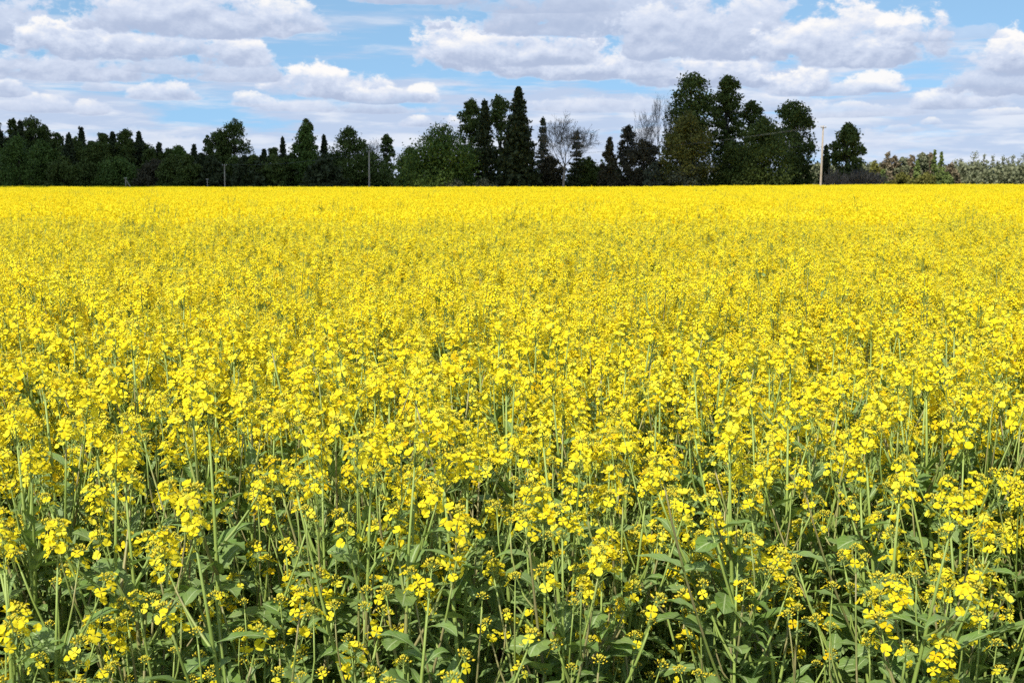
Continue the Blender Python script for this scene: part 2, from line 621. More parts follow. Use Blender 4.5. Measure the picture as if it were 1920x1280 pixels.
def raceme_mesh(P, detail, skip_flowers=False):
    """detail 2 near, 1 middle; materials: petal, bud, stem"""
    mb = MB()
    tube(mb, [(0, 0, P['low'] - .03), (0, 0, P['low'] * .3 + P['h'] * .4), (0, 0, P['h'])], [.0017, .0014, .0008], 4 if detail == 2 else 3, 2, (.3, .2, 0))
    st_ = P['stalks'] if detail == 2 else P['stalks'][::2]
    mb.inst(SV, SF, [frame(d_, b_, (r_, r_, L)) for b_, d_, L, r_ in st_], 2, tint=[.2] * len(st_))
    bs = P['buds'] if detail == 2 else P['buds'][::2]
    k = 1.0 if detail == 2 else 1.3
    mb.inst(OV, OF, [frame(d_, b_, (L * k * 1.05, L * k * 1.05, L * k)) for b_, d_, L, _ in bs], 1, tint=[b[3] for b in bs])
    mb.inst(SV, SF, [frame(d_, b_, (r_, r_, L)) for b_, d_, L, r_ in P['pods']], 2, tint=[.6] * len(P['pods']))
    if not skip_flowers:
        for (b_, nz, s_, roll, ti, tint) in P['flowers']:
            if detail == 2:
                tv, tf, tfx = FT[ti]
                mb.inst(tv, tf, [frame(nz, b_, s_, roll)], 0, tfx, [tint])
                mb.inst(OV, OF, [frame(nz, b_, (s_ * .45, s_ * .45, s_ * .42))], 1, tint=[.55])
            else:
                mb.inst(KV, KF, [frame(nz, b_, s_ * 1.22, roll)], 0, KFX, [tint])
    return mb


RAC = {'full': [raceme_plan('full', rng) for _ in range(7)],
       'half': [raceme_plan('half', rng) for _ in range(5)],
       'bud': [raceme_plan('bud', rng) for _ in range(4)]}
RMATS = [M_PETAL, M_BUD, M_STEM]


def leaf_mb(L, Wd, lobed, r_, nv=9, nu=4):
    """leaf along +X, upper side +Z"""
    vs = np.linspace(0, 1, nv)
    us = np.linspace(-1, 1, nu + 1)
    droop = r_.uniform(.25, .9)
    fold = r_.uniform(.12, .42)
    ph, tw = r_.uniform(0, 6.28), r_.normal() * .5
    V, FXv = [], []
    for i, v in enumerate(vs):
        if lobed:
            wv = Wd * (0.16 + 0.95 * math.sin(math.pi * min(1, max(0, (v - .12) / .9)) ** 1.1) ** .8)
            if i % 2 and v < .6:
                wv *= .72
        else:
            wv = Wd * (.40 + .75 * math.sin(math.pi * (v * .80 + .18)) ** 1.2) * (1 - v ** 5)
        if i == nv - 1:
            wv = Wd * .04
        ang = droop * v * v
        x = L * (v - .18 * droop * v ** 3)
        zb = L * (.10 * v - .40 * ang * v)
        for u in us:
            jag = 1 + (r_.normal() * .10 if abs(u) > .9 else 0)
            yy = u * wv * jag
            wav = .10 * wv * math.sin(ph + v * 15 + (2 if u > 0 else 0)) * abs(u) ** 2
            zz_ = zb + fold * abs(yy) + wav * 1.6
            t = tw * v
            V.append((x + (r_.normal() * .006 * L if abs(u) > .9 else 0), yy * math.cos(t) - (zz_ - zb) * math.sin(t), zb + yy * math.sin(t) + (zz_ - zb) * math.cos(t)))
            FXv.append((.5, u, v))
    k = nu + 1
    F_ = [(i * k + j, (i + 1) * k + j, (i + 1) * k + j + 1, i * k + j + 1) for i in range(nv - 1) for j in range(nu)]
    mb = MB()
    mb.add(V, np.array(F_), 0, np.array(FXv))
    return mb


LEAF = {'upper': [leaf_mb(r1, r1 * rng.uniform(.10, .16), False, rng) for r1 in (.07, .085, .10, .115, .06, .09)],
        'lower': [leaf_mb(r1, r1 * rng.uniform(.15, .26), True, rng, 14) for r1 in (.10, .13, .15, .12, .165)]}
# coarse leaves for the plants farther in
LEAFC = [leaf_mb(r1, r1 * .2, False, rng, 4, 2) for r1 in (.08, .1, .12, .15)]
LEAF_ME = {k: [m_.mesh('leaf', [M_LEAF]) for m_ in v] for k, v in LEAF.items()}


def bez(p0, d0, p1, d1, n_=7):
    p0, d0, p1, d1 = map(lambda a: np.asarray(a, float), (p0, d0, p1, d1))
    t = np.linspace(0, 1, n_)[:, None]
    a, b = p0 + d0, p1 - d1
    return (1 - t) ** 3 * p0 + 3 * (1 - t) ** 2 * t * a + 3 * (1 - t) * t * t * b + t ** 3 * p1


def plant_plan(r_, H=1.25, style='tall'):
    """one rapeseed plant: main stem, branches, leaves, flower heads"""
    P = dict(stem=None, branches=[], leaves=[], racemes=[])
    lx, ly = r_.normal() * .06, r_.normal() * .06
    top = np.array([lx, ly, H])
    st_ = bez((0, 0, 0), (r_.normal() * .03, r_.normal() * .03, H * .35), top, (lx * .3 + r_.normal() * .02, ly * .3, H * .3), 9)
    P['stem'] = (st_, (.0078 - .0060 * np.linspace(0, 1, 9) ** 1.6) * r_.uniform(.75, 1.15))

    def at(z):
        i = np.searchsorted(st_[:, 2], z)
        i = min(max(i, 1), 8)
        t = (z - st_[i - 1, 2]) / (st_[i, 2] - st_[i - 1, 2] + 1e-6)
        return st_[i - 1] + t * (st_[i] - st_[i - 1])

    def rac(kind, tip, dr, s_):
        kk = RAC[kind]
        P['racemes'].append((kind, int(r_.integers(0, len(kk))), frame(dr, tip, s_, r_.uniform(0, 6.28))))

    sdir = st_[-1] - st_[-2]
    rac('full' if style != 'bud' else ('half' if r_.random() < .4 else 'bud'), top, sdir, r_.uniform(.95, 1.25))
    nb_ = int(r_.integers(7, 10)) if style != 'thin' else int(r_.integers(5, 8))
    bush = r_.choice([.55, .8, 1.0, 1.3])
    P['bush'] = bush
    for i in range(nb_):
        t = (i + r_.uniform(.1, .9)) / nb_
        z = H * (.46 + .44 * t)
        a = i * GOLD + r_.normal() * .3
        base = at(z)
        lowp = .26 if style != 'thin' else .5
        up_ = H * r_.uniform(.90, 1.01) if r_.random() > lowp else H * r_.uniform(.79, .92)
        if style == 'bud':
            up_ = H * r_.uniform(.72, .98)
        rise = max(up_ - z, .10)
        reach = (.035 + .32 * rise) * r_.uniform(.6, 1.35) * bush
        od = np.array([math.cos(a), math.sin(a), 0])
        tip = base + od * reach + np.array([0, 0, rise])
        dr = od * r_.uniform(0, .25) + np.array([0, 0, 1.0])
        br = bez(base, od * reach * .40 + np.array([0, 0, rise * .28]), tip, (dr * .5 + (tip - base) / np.linalg.norm(tip - base) * .5) * rise * .3, 7)
        P['branches'].append((br, np.linspace(.0036, .0017, 7) * r_.uniform(.85, 1.2)))
        kd = r_.random()
        if style == 'bud':
            kind = 'bud' if kd < .82 else 'half'
        else:
            low = up_ < H * .895
            kind = ('bud' if kd < .45 else 'half') if low else ('full' if kd < (.72 if style != 'thin' else .25) else 'half')
        rac(kind, tip, br[-1] - br[-2], r_.uniform(.72, 1.28))
        # subtending leaf
        P['leaves'].append(('upper', int(r_.integers(0, 6)), frame_leaf(base, a + r_.normal() * .3, r_.uniform(.2, .8), r_.uniform(.9, 1.5))))
        for tt in (2, 4):
            if r_.random() < .75:
                P['leaves'].append(('upper', int(r_.integers(0, 6)), frame_leaf(br[tt], a + r_.uniform(-1.8, 1.8), r_.uniform(.1, .9), r_.uniform(.45, .85))))
        # a leaf and a side shoot on longer branches
        if rise > .22:
            m_ = br[3]
            a2 = a + r_.choice([-1, 1]) * r_.uniform(.7, 1.6)
            P['leaves'].append(('upper', int(r_.integers(0, 6)), frame_leaf(m_, a2, r_.uniform(.1, .7), r_.uniform(.5, .9))))
            if r_.random() < .75:
                r2 = rise * r_.uniform(.3, .55)
                o2 = np.array([math.cos(a2), math.sin(a2), 0])
                tip2 = m_ + o2 * r2 * .35 + np.array([0, 0, r2])
                b2 = bez(m_, o2 * r2 * .25 + np.array([0, 0, r2 * .2]), tip2, np.array([0, 0, r2 * .3]), 5)
                P['branches'].append((b2, np.linspace(.0022, .0013, 5)))
                rac('bud' if style != 'tall' else r_.choice(['half', 'bud', 'full']), tip2, b2[-1] - b2[-2], r_.uniform(.75, 1.0))
    nl = int(r_.integers(18, 23)) + (6 if style != 'tall' else 0)
    for i in range(nl):
        zf = .30 + {'bud': .66, 'thin': .58, 'tall': .52}[style] * (i + r_.uniform(0, .8)) / nl
        z = H * zf
        P['leaves'].append(('lower', int(r_.integers(0, 5)), frame_leaf(at(z), i * GOLD + 1 + r_.normal() * .3, r_.uniform(-.15, .6), r_.uniform(.75, 1.1) * (1.2 - (.8 if style == 'tall' else .58) * zf))))
    return P


def frame_leaf(pos, a, pitch, s_):
    x = np.array([math.cos(a) * math.cos(pitch), math.sin(a) * math.cos(pitch), math.sin(pitch)])
    y = np.array([-math.sin(a), math.cos(a), 0])
    z = np.cross(x, y)
    M = np.eye(4)
    M[:3, 0], M[:3, 1], M[:3, 2], M[:3, 3] = x * s_, y * s_, z * s_, pos
    return M


PLANS = [plant_plan(rng, 1.25 + rng.normal() * .03) for _ in range(12)] + [plant_plan(rng, 1.06, 'bud') for _ in range(5)] + [plant_plan(rng, 1.24 + rng.normal() * .03, 'thin') for _ in range(7)]
N_TALL, N_BUD = 12, 17

RAC_ME = {k: [raceme_mesh(P, 2).mesh('flower_head', RMATS) for P in v] for k, v in RAC.items()}
RAC_BARE = {k: [raceme_mesh(P, 2, True).mesh('flower_head', RMATS) for P in v] for k, v in RAC.items()}
RAC_MID = {k: [raceme_mesh(P, 1) for P in v] for k, v in RAC.items()}
FLOWER_ME = []
for tv, tf, tfx in FT:
    for tint in (.12, .4, .7):
        mb = MB()
        mb.inst(tv, tf, [np.eye(4)], 0, tfx, [tint])
        mb.inst(OV, OF, [np.diag([.45, .45, .42, 1])], 1, tint=[.55])
        FLOWER_ME.append(mb.mesh('flower', RMATS))

PLANT_PARTS = []
for P in PLANS:
    mb = MB()
    tube(mb, *P['stem'], 6, 0, (rng.uniform(0, .6), 0, 0))
    stem_me = mb.mesh('stem', [M_STEM])
    brs = []
    for b_ in P['branches']:
        mb = MB()
        tube(mb, *b_, 5, 0, (rng.uniform(0, .8), rng.uniform(0, 1), 0))
        brs.append(mb.mesh('branch', [M_STEM]))
    PLANT_PARTS.append((stem_me, brs))


# middle-distance plant: one mesh of the whole plant
def plant_mid(P, r_):
    mb = MB()
    tube(mb, P['stem'][0][2::3], P['stem'][1][2::3] * .7, 3, 2, (.95, .6, 0))  # stems tinted darker and browner: shade inside the crop put into their colour
    for b_ in P['branches']:
        tube(mb, b_[0][::2], b_[1][::2] * .75, 3, 2, (r_.uniform(.4, 1), r_.uniform(.2, 1), 0), False)
    for kind, vi, M in P['leaves']:
        l_ = LEAFC[vi % 4]
        S = np.diag([1.25 if kind == 'lower' else .9] * 3 + [1])
        o = MB()
        o.merge(l_)
        o.f = [(fa_, 3) for fa_, _ in o.f]
        mb.merge(o, M @ S, r_.random())
    for kind, vi, M in P['racemes']:
        mb.merge(RAC_MID[kind if kind != 'bud' or r_.random() < .4 else 'half'][vi % 4], M, r_.random())
        if r_.random() < .6 and kind != 'bud':         # neighbouring head on the same branch
            O = M.copy()
            O[:3, 3] += np.array([r_.normal() * .032, r_.normal() * .032, r_.uniform(-.06, .005)])
            mb.merge(RAC_MID['full'][vi % 7], O, r_.random())
    return mb


MID_MATS = [M_PETAL, M_BUD, M_STEM, M_LEAF]
PROTO = bpy.data.collections.new('rapeseed_prototypes')      # not linked: only feeds the field's point instances


def proto(name, me):
    o = bpy.data.objects.new(name, me)
    PROTO.objects.link(o)
    return o


MIDS = [plant_mid(P, rng) for P in PLANS]
for i, m_ in enumerate(MIDS):
    proto('p%02d_plant' % i, m_.mesh('rapeseed_plant_mid', MID_MATS))
N_MID = len(MIDS)

# patches of field for the distance
QV = np.array([(-.5, -.5, 0), (.5, -.5, 0), (.5, .5, 0), (-.5, .5, 0)])
QF = np.array([(0, 1, 2, 3)])


def patch(size, dens, per, fl, fsize, r_, far):
    mb = MB()
    n_ = int(size * size * dens)
    xy = r_.uniform(-size / 2, size / 2, (n_, 2))
    H = 1.25 + r_.normal(size=n_) * .05
    P, T = [], []
    for (x, y), h in zip(xy, H):
        k = per
        hx = x + r_.normal(size=k) * .075
        hy = y + r_.normal(size=k) * .075
        hz = h * np.where(r_.random(k) < .75, r_.uniform(.92, 1.03, k), r_.uniform(.78, .92, k))
        for a, b, c_ in zip(hx, hy, hz):
            t = r_.random()
            th = r_.uniform(0, 6.28, fl)
            rr = .019 * np.sqrt(r_.random(fl)) + .004
            zz_ = r_.uniform(0, .06, fl)
            P.append(np.stack([a + rr * np.cos(th), b + rr * np.sin(th), c_ + zz_], 1))
            T.append(np.clip(t * .4 + r_.uniform(0, .45, fl), 0, .93))
    P, T = np.concatenate(P), np.concatenate(T)
    mb.inst(QV, QF, rand_frames(P, r_.uniform(.75, 1.15, len(P)) * fsize, r_, .55), 0, np.tile([0, 0, .8], (4, 1)), T)
    # stalks and leaves below the flowers
    m_ = n_ * (3 if not far else 1)
    B = np.c_[r_.uniform(-size / 2, size / 2, (m_, 2)), r_.uniform(.55, .8, m_)]
    Ms = []
    for b_ in B:
        d_ = np.array([r_.normal() * .16, r_.normal() * .16, 1])
        Ms.append(frame(d_, b_, (.0030, .0030, r_.uniform(.30, .44))))
    mb.inst(SV, SF, Ms, 2, tint=r_.random(m_))
    m_ = n_ * (9 if not far else 5)
    B = np.c_[r_.uniform(-size / 2, size / 2, (m_, 2)), r_.uniform(.45, 1.0, m_)]
    mb.inst(QV, QF, rand_frames(B, r_.uniform(.05, .11, m_), r_, .3, None, .4), 3, np.tile([0, .5, .5], (4, 1)), r_.random(m_))
    return mb


N_C = 5
for i in range(N_C):
    proto('q%02d_patch' % i, patch(1.0, 40, 10, 13, .0165, rng, False).mesh('field_patch', MID_MATS, False))
N_D = 3
for i in range(N_D):
    proto('r%02d_patch' % i, patch(2.0, 32, 7, 5, .026, rng, True).mesh('field_patch_far', MID_MATS, False))

# ------------------------------------------------------------------ rapeseed: where plants stand
SP = 0.142
cand = []
yy_ = np.arange(1.3, 14.0, SP)
for y in yy_:
    half = .45 * y + 1.1
    for x in np.arange(-half, half, SP):
        cand.append((x + rng.uniform(-.5, .5) * SP * 1.2, y + rng.uniform(-.5, .5) * SP * 1.2))
cand = np.array(cand)
front = 1.93 + .10 * np.sin(cand[:, 0] * 3.1 + .6) + .06 * np.sin(cand[:, 0] * 8.3)
cand = cand[cand[:, 1] > front]
front = 1.93 + .10 * np.sin(cand[:, 0] * 3.1 + .6) + .06 * np.sin(cand[:, 0] * 8.3)
# extra low leafy plants along the open edge of the field
ex = np.stack([np.linspace(-1.9, 1.9, 46) + rng.uniform(-.05, .05, 46), rng.uniform(-.10, .38, 46)], 1)
ex[:, 1] += 1.93 + .10 * np.sin(ex[:, 0] * 3.1 + .6) + .06 * np.sin(ex[:, 0] * 8.3)
n_reg = len(cand)
cand = np.concatenate([cand, ex])
front = 1.93 + .10 * np.sin(cand[:, 0] * 3.1 + .6) + .06 * np.sin(cand[:, 0] * 8.3)
depth = cand[:, 1] - front


def hills(x, y):
    return .035 * np.sin(x * 2.3 + y * 1.1) + .03 * np.sin(x * 1.1 - y * 2.9 + 2) + .025 * np.sin(x * 4.7 + y * 3.3 + 1)


scl = 1.0 + hills(cand[:, 0], cand[:, 1]) * .8 + rng.normal(size=len(cand)) * .05
scl = np.clip(scl, .90, 1.085)
edge = smoothstep(.0, .55, depth)
is_bud = rng.random(len(cand)) < np.where(depth < .4, .20, .04)
is_bud[n_reg:] = True
scl[:n_reg] *= .965 + .035 * edge[:n_reg]
scl[n_reg:] *= rng.uniform(.86, 1.0, len(ex))
pidx = np.where(is_bud, rng.integers(N_TALL, N_BUD, len(cand)), rng.integers(0, N_TALL, len(cand)))
is_thin = (rng.random(len(cand)) < 1.0 - .85 * smoothstep(.35, 1.5, depth)) & ~is_bud
pidx = np.where(is_thin, rng.integers(N_BUD, len(PLANS), len(cand)), pidx)
rotz = rng.uniform(0, 6.283, len(cand))
tilt = rng.normal(size=(len(cand), 2)) * .055
inview = np.abs(cand[:, 0]) < .43 * cand[:, 1] + .10
order = np.argsort(np.where(inview, cand[:, 1], 1e3))
N_IND = 300
ind, rest = order[:N_IND], order[N_IND:]

LABELS = {
    ('front', 'tall'): ('flowering rapeseed plant with full yellow heads in the front row of the field', 'flowering plants of the front row'),
    ('front', 'thin'): ('leafy rapeseed plant in the front row with small scattered yellow heads', 'leafy sparse plants of the front row'),
    ('back', 'thin'): ('rapeseed plant with small scattered yellow heads standing just behind the front row', 'sparse plants behind the front row'),
    ('front', 'bud'): ('short rapeseed plant in the front row with greenish unopened bud clusters', 'budding short plants of the front row'),
    ('back', 'tall'): ('tall rapeseed plant in full yellow bloom standing behind the front row', 'blooming plants behind the front row'),
    ('back', 'bud'): ('short rapeseed plant with bud clusters growing between taller blooming plants behind the front row', 'short budding plants behind the front row'),
}
N_FLOWERS = 26       # plants whose single flowers are objects of their own
N_LEAVES = 140       # plants whose branches and leaves are objects of their own
for rank, ci in enumerate(ind):
    x, y = cand[ci]
    pi = int(pidx[ci])
    P = PLANS[pi]
    e = bpy.data.objects.new('rapeseed_plant', None)
    e.empty_display_size = .05
    COL.objects.link(e)
    e.location = (x, y, float(terrain(x, y)))
    e.rotation_euler = (tilt[ci][0], tilt[ci][1], rotz[ci])
    e.scale = (1, 1, scl[ci])
    lab = LABELS[('front' if depth[ci] < .35 else 'back', 'bud' if N_TALL <= pi < N_BUD else 'thin' if pi >= N_BUD else 'tall')]
    if 'blooming plants' in lab[1]:
        if scl[ci] > 1.055:
            lab = ('full-blooming rapeseed plant behind the front row, overtopping the plants around it', 'overtopping plants behind the front row')
        elif P['bush'] < .6:
            lab = ('rapeseed plant in full bloom behind the front row with its heads in one tight bunch', 'tight-headed plants behind the front row')
        elif P['bush'] > 1.2:
            lab = ('rapeseed plant in full bloom behind the front row with wide-spread flower heads', 'wide-spread plants behind the front row')
    tag(e, lab[0], 'plant', lab[1])
    stem_me, brs = PLANT_PARTS[pi]
    obj('stem', stem_me, e)
    for b_ in brs:
        obj('branch', b_, e)
    for j, (kind, vi, M) in enumerate(P['leaves']):
        if rank >= N_LEAVES and kind == 'lower' and j % 2:
            continue
        obj('leaf', LEAF_ME[kind][vi], e, M)
    for kind, vi, M in P['racemes']:
        if rank < N_FLOWERS:
            h_ = obj('flower_head', RAC_BARE[kind][vi], e, M)
            for fi, (b_, nz, s_, roll, ti, tint) in enumerate(RAC[kind][vi]['flowers']):
                obj('flower', FLOWER_ME[ti * 3 + fi % 3], h_, frame(nz, b_, s_, roll))
        else:
            obj('flower_head', RAC_ME[kind][vi], e, M)

# ------------------------------------------------------------------ rapeseed: the rest of the field, one object
pts, rots, scs, ids = [], [], [], []
for ci in rest:
    x, y = cand[ci]
    pts.append((x, y, float(terrain(x, y))))
    rots.append((tilt[ci][0], tilt[ci][1], rotz[ci]))
    scs.append((1, 1, scl[ci]))
    ids.append(int(pidx[ci]))


def far_edge(x, y):
    """the field ends nearer on the right than on the left"""
    return np.where(x / y > .05, 168.0, np.where(x / y > -.12, 186.0, 236.0))


for y in np.arange(14.0, 60.0, 1.0):
    half = .45 * y + 3
    for x in np.arange(-half, half, 1.0):
        z = float(terrain(x, y + .5)) + hills(x * .35, y * .35) * 1.1 + rng.normal() * .02
        pts.append((x + .5, y + .5, z))
        rots.append((0, 0, rng.integers(0, 4) * math.pi / 2))
        scs.append((rng.choice([-1.04, 1.04]), 1.04, 1.0))
        ids.append(N_MID + int(rng.integers(0, N_C)))
for y in np.arange(60.0, 236.0, 2.0):
    half = .45 * y + 5
    for x in np.arange(-half, half, 2.0):
        if y > far_edge(x + 1, y + 1):
            continue
        z = float(terrain(x + 1, y + 1)) + hills(x * .2, y * .2) * 1.0 + rng.normal() * .05
        pts.append((x + 1, y + 1, z))
        rots.append((0, 0, rng.integers(0, 4) * math.pi / 2))
        scs.append((rng.choice([-1.04, 1.04]), 1.04, 1.0))
        ids.append(N_MID + N_C + int(rng.integers(0, N_D)))

for _ in range(520):                    # single plants standing proud of the rest
    y = math.exp(rng.uniform(math.log(14), math.log(165)))
    x = rng.uniform(-.45, .45) * y
    pts.append((x, y, float(terrain(x, y)) + .02))
    rots.append((rng.normal() * .05, rng.normal() * .05, rng.uniform(0, 6.28)))
    k = rng.uniform(1.02, 1.13 if y < 50 else 1.2)
    scs.append((1, 1, k))
    ids.append(int(rng.integers(0, N_TALL)))

me = bpy.data.meshes.new('rapeseed_field')
me.vertices.add(len(pts))
me.vertices.foreach_set('co', np.array(pts, np.float32).ravel())
for nm, typ, dat in (('rot', 'FLOAT_VECTOR', rots), ('scl', 'FLOAT_VECTOR', scs), ('pid', 'INT', ids)):
    a = me.attributes.new(nm, typ, 'POINT')
    if typ == 'INT':
        a.data.foreach_set('value', np.array(dat, np.int32))
    else:
        a.data.foreach_set('vector', np.array(dat, np.float32).ravel())
field = obj('rapeseed_field', me)
tag(field, 'dense yellow rapeseed crop in bloom filling the field up to the trees', 'crop', kind='stuff')
gt = bpy.data.node_groups.new('field_scatter', 'GeometryNodeTree')
gt.interface.new_socket('Geometry', in_out='INPUT', socket_type='NodeSocketGeometry')
gt.interface.new_socket('Geometry', in_out='OUTPUT', socket_type='NodeSocketGeometry')
g = NG(gt)
gi, go = g.n('NodeGroupInput'), g.n('NodeGroupOutput')
ci_ = g.n('GeometryNodeCollectionInfo')
ci_.inputs['Collection'].default_value = PROTO
ci_.inputs['Separate Children'].default_value = True
ci_.inputs['Reset Children'].default_value = True
ip = g.n('GeometryNodeInstanceOnPoints')


def named(nm, dt):
    nd = g.n('GeometryNodeInputNamedAttribute', data_type=dt)
    nd.inputs['Name'].default_value = nm
    return nd.outputs['Attribute']


gt.links.new(gi.outputs[0], ip.inputs['Points'])
gt.links.new(ci_.outputs[0], ip.inputs['Instance'])
ip.inputs['Pick Instance'].default_value = True
gt.links.new(named('pid', 'INT'), ip.inputs['Instance Index'])
e2r = g.n('FunctionNodeEulerToRotation')
gt.links.new(named('rot', 'FLOAT_VECTOR'), e2r.inputs[0])
gt.links.new(e2r.outputs[0], ip.inputs['Rotation'])
gt.links.new(named('scl', 'FLOAT_VECTOR'), ip.inputs['Scale'])
gt.links.new(ip.outputs[0], go.inputs[0])
md = field.modifiers.new('scatter', 'NODES')
md.node_group = gt

#TREES#
# ------------------------------------------------------------------ trees: materials
def foliage_mat(name, a, b, tr=.25, rough=.6):
    m_, n = mat(name)
    fx = fx_nodes(n)
    c = n.mix(fx[0], rgba(*a), rgba(*b))
    return finish(m_, n, c, rough, .2, tr)


M_SPRUCE = foliage_mat('spruce_needles', (.032, .042, .015), (.058, .070, .024), .08)
M_DARKGREEN = foliage_mat('dark_broadleaf', (.066, .090, .018), (.122, .155, .032))
M_GREEN = foliage_mat('mid_green_broadleaf', (.070, .110, .019), (.125, .185, .034))
M_OLIVE = foliage_mat('olive_young_leaves', (.115, .112, .022), (.19, .18, .04))
M_BROWNLEAF = foliage_mat('brownish_bursting_leaves', (.060, .052, .028), (.100, .084, .044))
M_GREYBUSH = foliage_mat('grey_green_willow', (.075, .085, .050), (.125, .135, .080))
M_FRESH = foliage_mat('fresh_birch_leaves', (.12, .16, .04), (.18, .225, .06))
M_PINE = foliage_mat('pine_needles', (.115, .125, .065), (.185, .19, .10), .1)
M_PINERED = foliage_mat('rusty_pine_needles', (.15, .118, .07), (.215, .17, .10), .1)


def bark_mat(name, a, b, sc_=6.0):
    m_, n = mat(name)
    geo = n.n('ShaderNodeTexCoord')
    mp = n.n('ShaderNodeMapping')
    n.put(mp.inputs[0], geo.outputs['Object'])
    mp.inputs['Scale'].default_value = (1, 1, .18)
    ns = n.noise(mp.outputs[0], sc_, 5)
    return finish(m_, n, n.mix(n.smooth(ns, .3, .7), rgba(*a), rgba(*b)), .85, .15)


M_BARK = bark_mat('dark_bark', (.045, .036, .028), (.10, .085, .068))
M_GREYBARK = bark_mat('grey_bark', (.075, .068, .060), (.15, .14, .125))
M_PINEBARK = bark_mat('pine_bark', (.13, .075, .045), (.22, .13, .08))

LQV = np.array([(-.5, 0, 0), (0, -.34, .06), (.5, 0, 0), (0, .34, .06)])
LQF = np.array([(0, 1, 2, 3)])


def crown_profile(kind, t):
    """relative radius at height t (0 crown base, 1 top)"""
    t = np.clip(t, 0, 1)
    if kind == 'round':
        return np.sqrt(np.clip(1 - (2 * t - .78) ** 2 / 1.52, 0, 1)) * (1 - .25 * smoothstep(.8, 1, t))
    if kind == 'cone':
        return (1 - t) ** .72 * (.62 + .38 * smoothstep(0, .2, t)) + .04
    if kind == 'tall':
        return np.sqrt(np.clip(1 - (1.62 * t - .70) ** 2, 0, 1)) ** .9
    if kind == 'oak':
        return np.sqrt(np.clip(1 - (1.75 * t - .72) ** 2, 0, 1)) ** .8
    return np.ones_like(t)


def broadleaf(h, wd, kind, mats, r_, base=.08, nleaf=5000, leaf=.30, clumps=46, open_=.5):
    """returns trunk mesh and crown mesh of a tree h tall and wd wide"""
    zb = base * h
    H = h - zb
    asp = max(1.0, H / wd * .75)
    clumps, nleaf = int(clumps * 1.6 * asp), int(nleaf * 1.55 * math.sqrt(asp))
    C, Rc = [], []
    tries = 0
    while len(C) < clumps and tries < 4000:
        tries += 1
        t = r_.random() ** .9
        rr = crown_profile(kind, np.array(t)) * wd / 2
        a = r_.uniform(0, 6.283)
        q_ = math.sqrt(r_.random())
        rc = wd * r_.uniform(.09, .165) * (1.0 if kind != 'cone' else (1.1 - .6 * t))
        rad = max(rr - rc * .75, 0) * q_
        z = zb + t * (H - rc)
        C.append((rad * math.cos(a), rad * math.sin(a), z))
        Rc.append(rc)
    # a clump right at the top so that the height comes out
    C.append((r_.normal() * .02 * wd, r_.normal() * .02 * wd, h - wd * .07))
    Rc.append(wd * .075)
    C, Rc = np.array(C), np.array(Rc)
    wgt = Rc ** 2
    k = r_.choice(len(C), nleaf, p=wgt / wgt.sum())
    dv = r_.normal(size=(nleaf, 3))
    dv /= np.linalg.norm(dv, axis=1)[:, None]
    rad = r_.random(nleaf) ** open_ * (1 + .40 * np.minimum(np.abs(r_.normal(size=nleaf)), 1.3) * (r_.random(nleaf) < .3))
    P = C[k] + dv * (Rc[k] * rad)[:, None] * np.array([1.05, 1.05, .82])
    P[:, 2] = np.maximum(P[:, 2], .1)
    tint = np.clip(r_.random(len(C))[k] * .6 + r_.random(nleaf) * .4, 0, 1)
    mb = MB()
    mb.inst(LQV, LQF, rand_frames(P, r_.uniform(.6, 1.3, nleaf) * leaf * 1.38, r_, .35, dv * .6), 0, None, tint)
    crown = mb.mesh('crown', [mats[0]], False)
    tb = MB()
    r0 = .016 * h + .05
    lean = r_.normal(size=2) * .02 * h
    zt = zb + H * .72
    trunk_pts = np.array([(0, 0, -.3), (0, 0, .1 * h), (lean[0] * .4, lean[1] * .4, .4 * h), (lean[0], lean[1], zt), (lean[0], lean[1], h * .93)])
    tube(tb, trunk_pts, [r0 * 1.3, r0, r0 * .72, r0 * .34, r0 * .06], 7)
    for i in r_.choice(len(C), min(18, len(C)), replace=False):
        c_ = C[i]
        zs = max(min(c_[2] * r_.uniform(.45, .8), zt), zb * .8)
        s0 = np.array([lean[0] * zs / h, lean[1] * zs / h, zs])
        mid = (s0 + c_) / 2 + np.array([0, 0, .05 * h]) * r_.uniform(-.3, 1)
        tube(tb, [s0, mid, c_], [r0 * .34, r0 * .2, r0 * .06], 4)
    return tb.mesh('trunk', [mats[1]]), crown


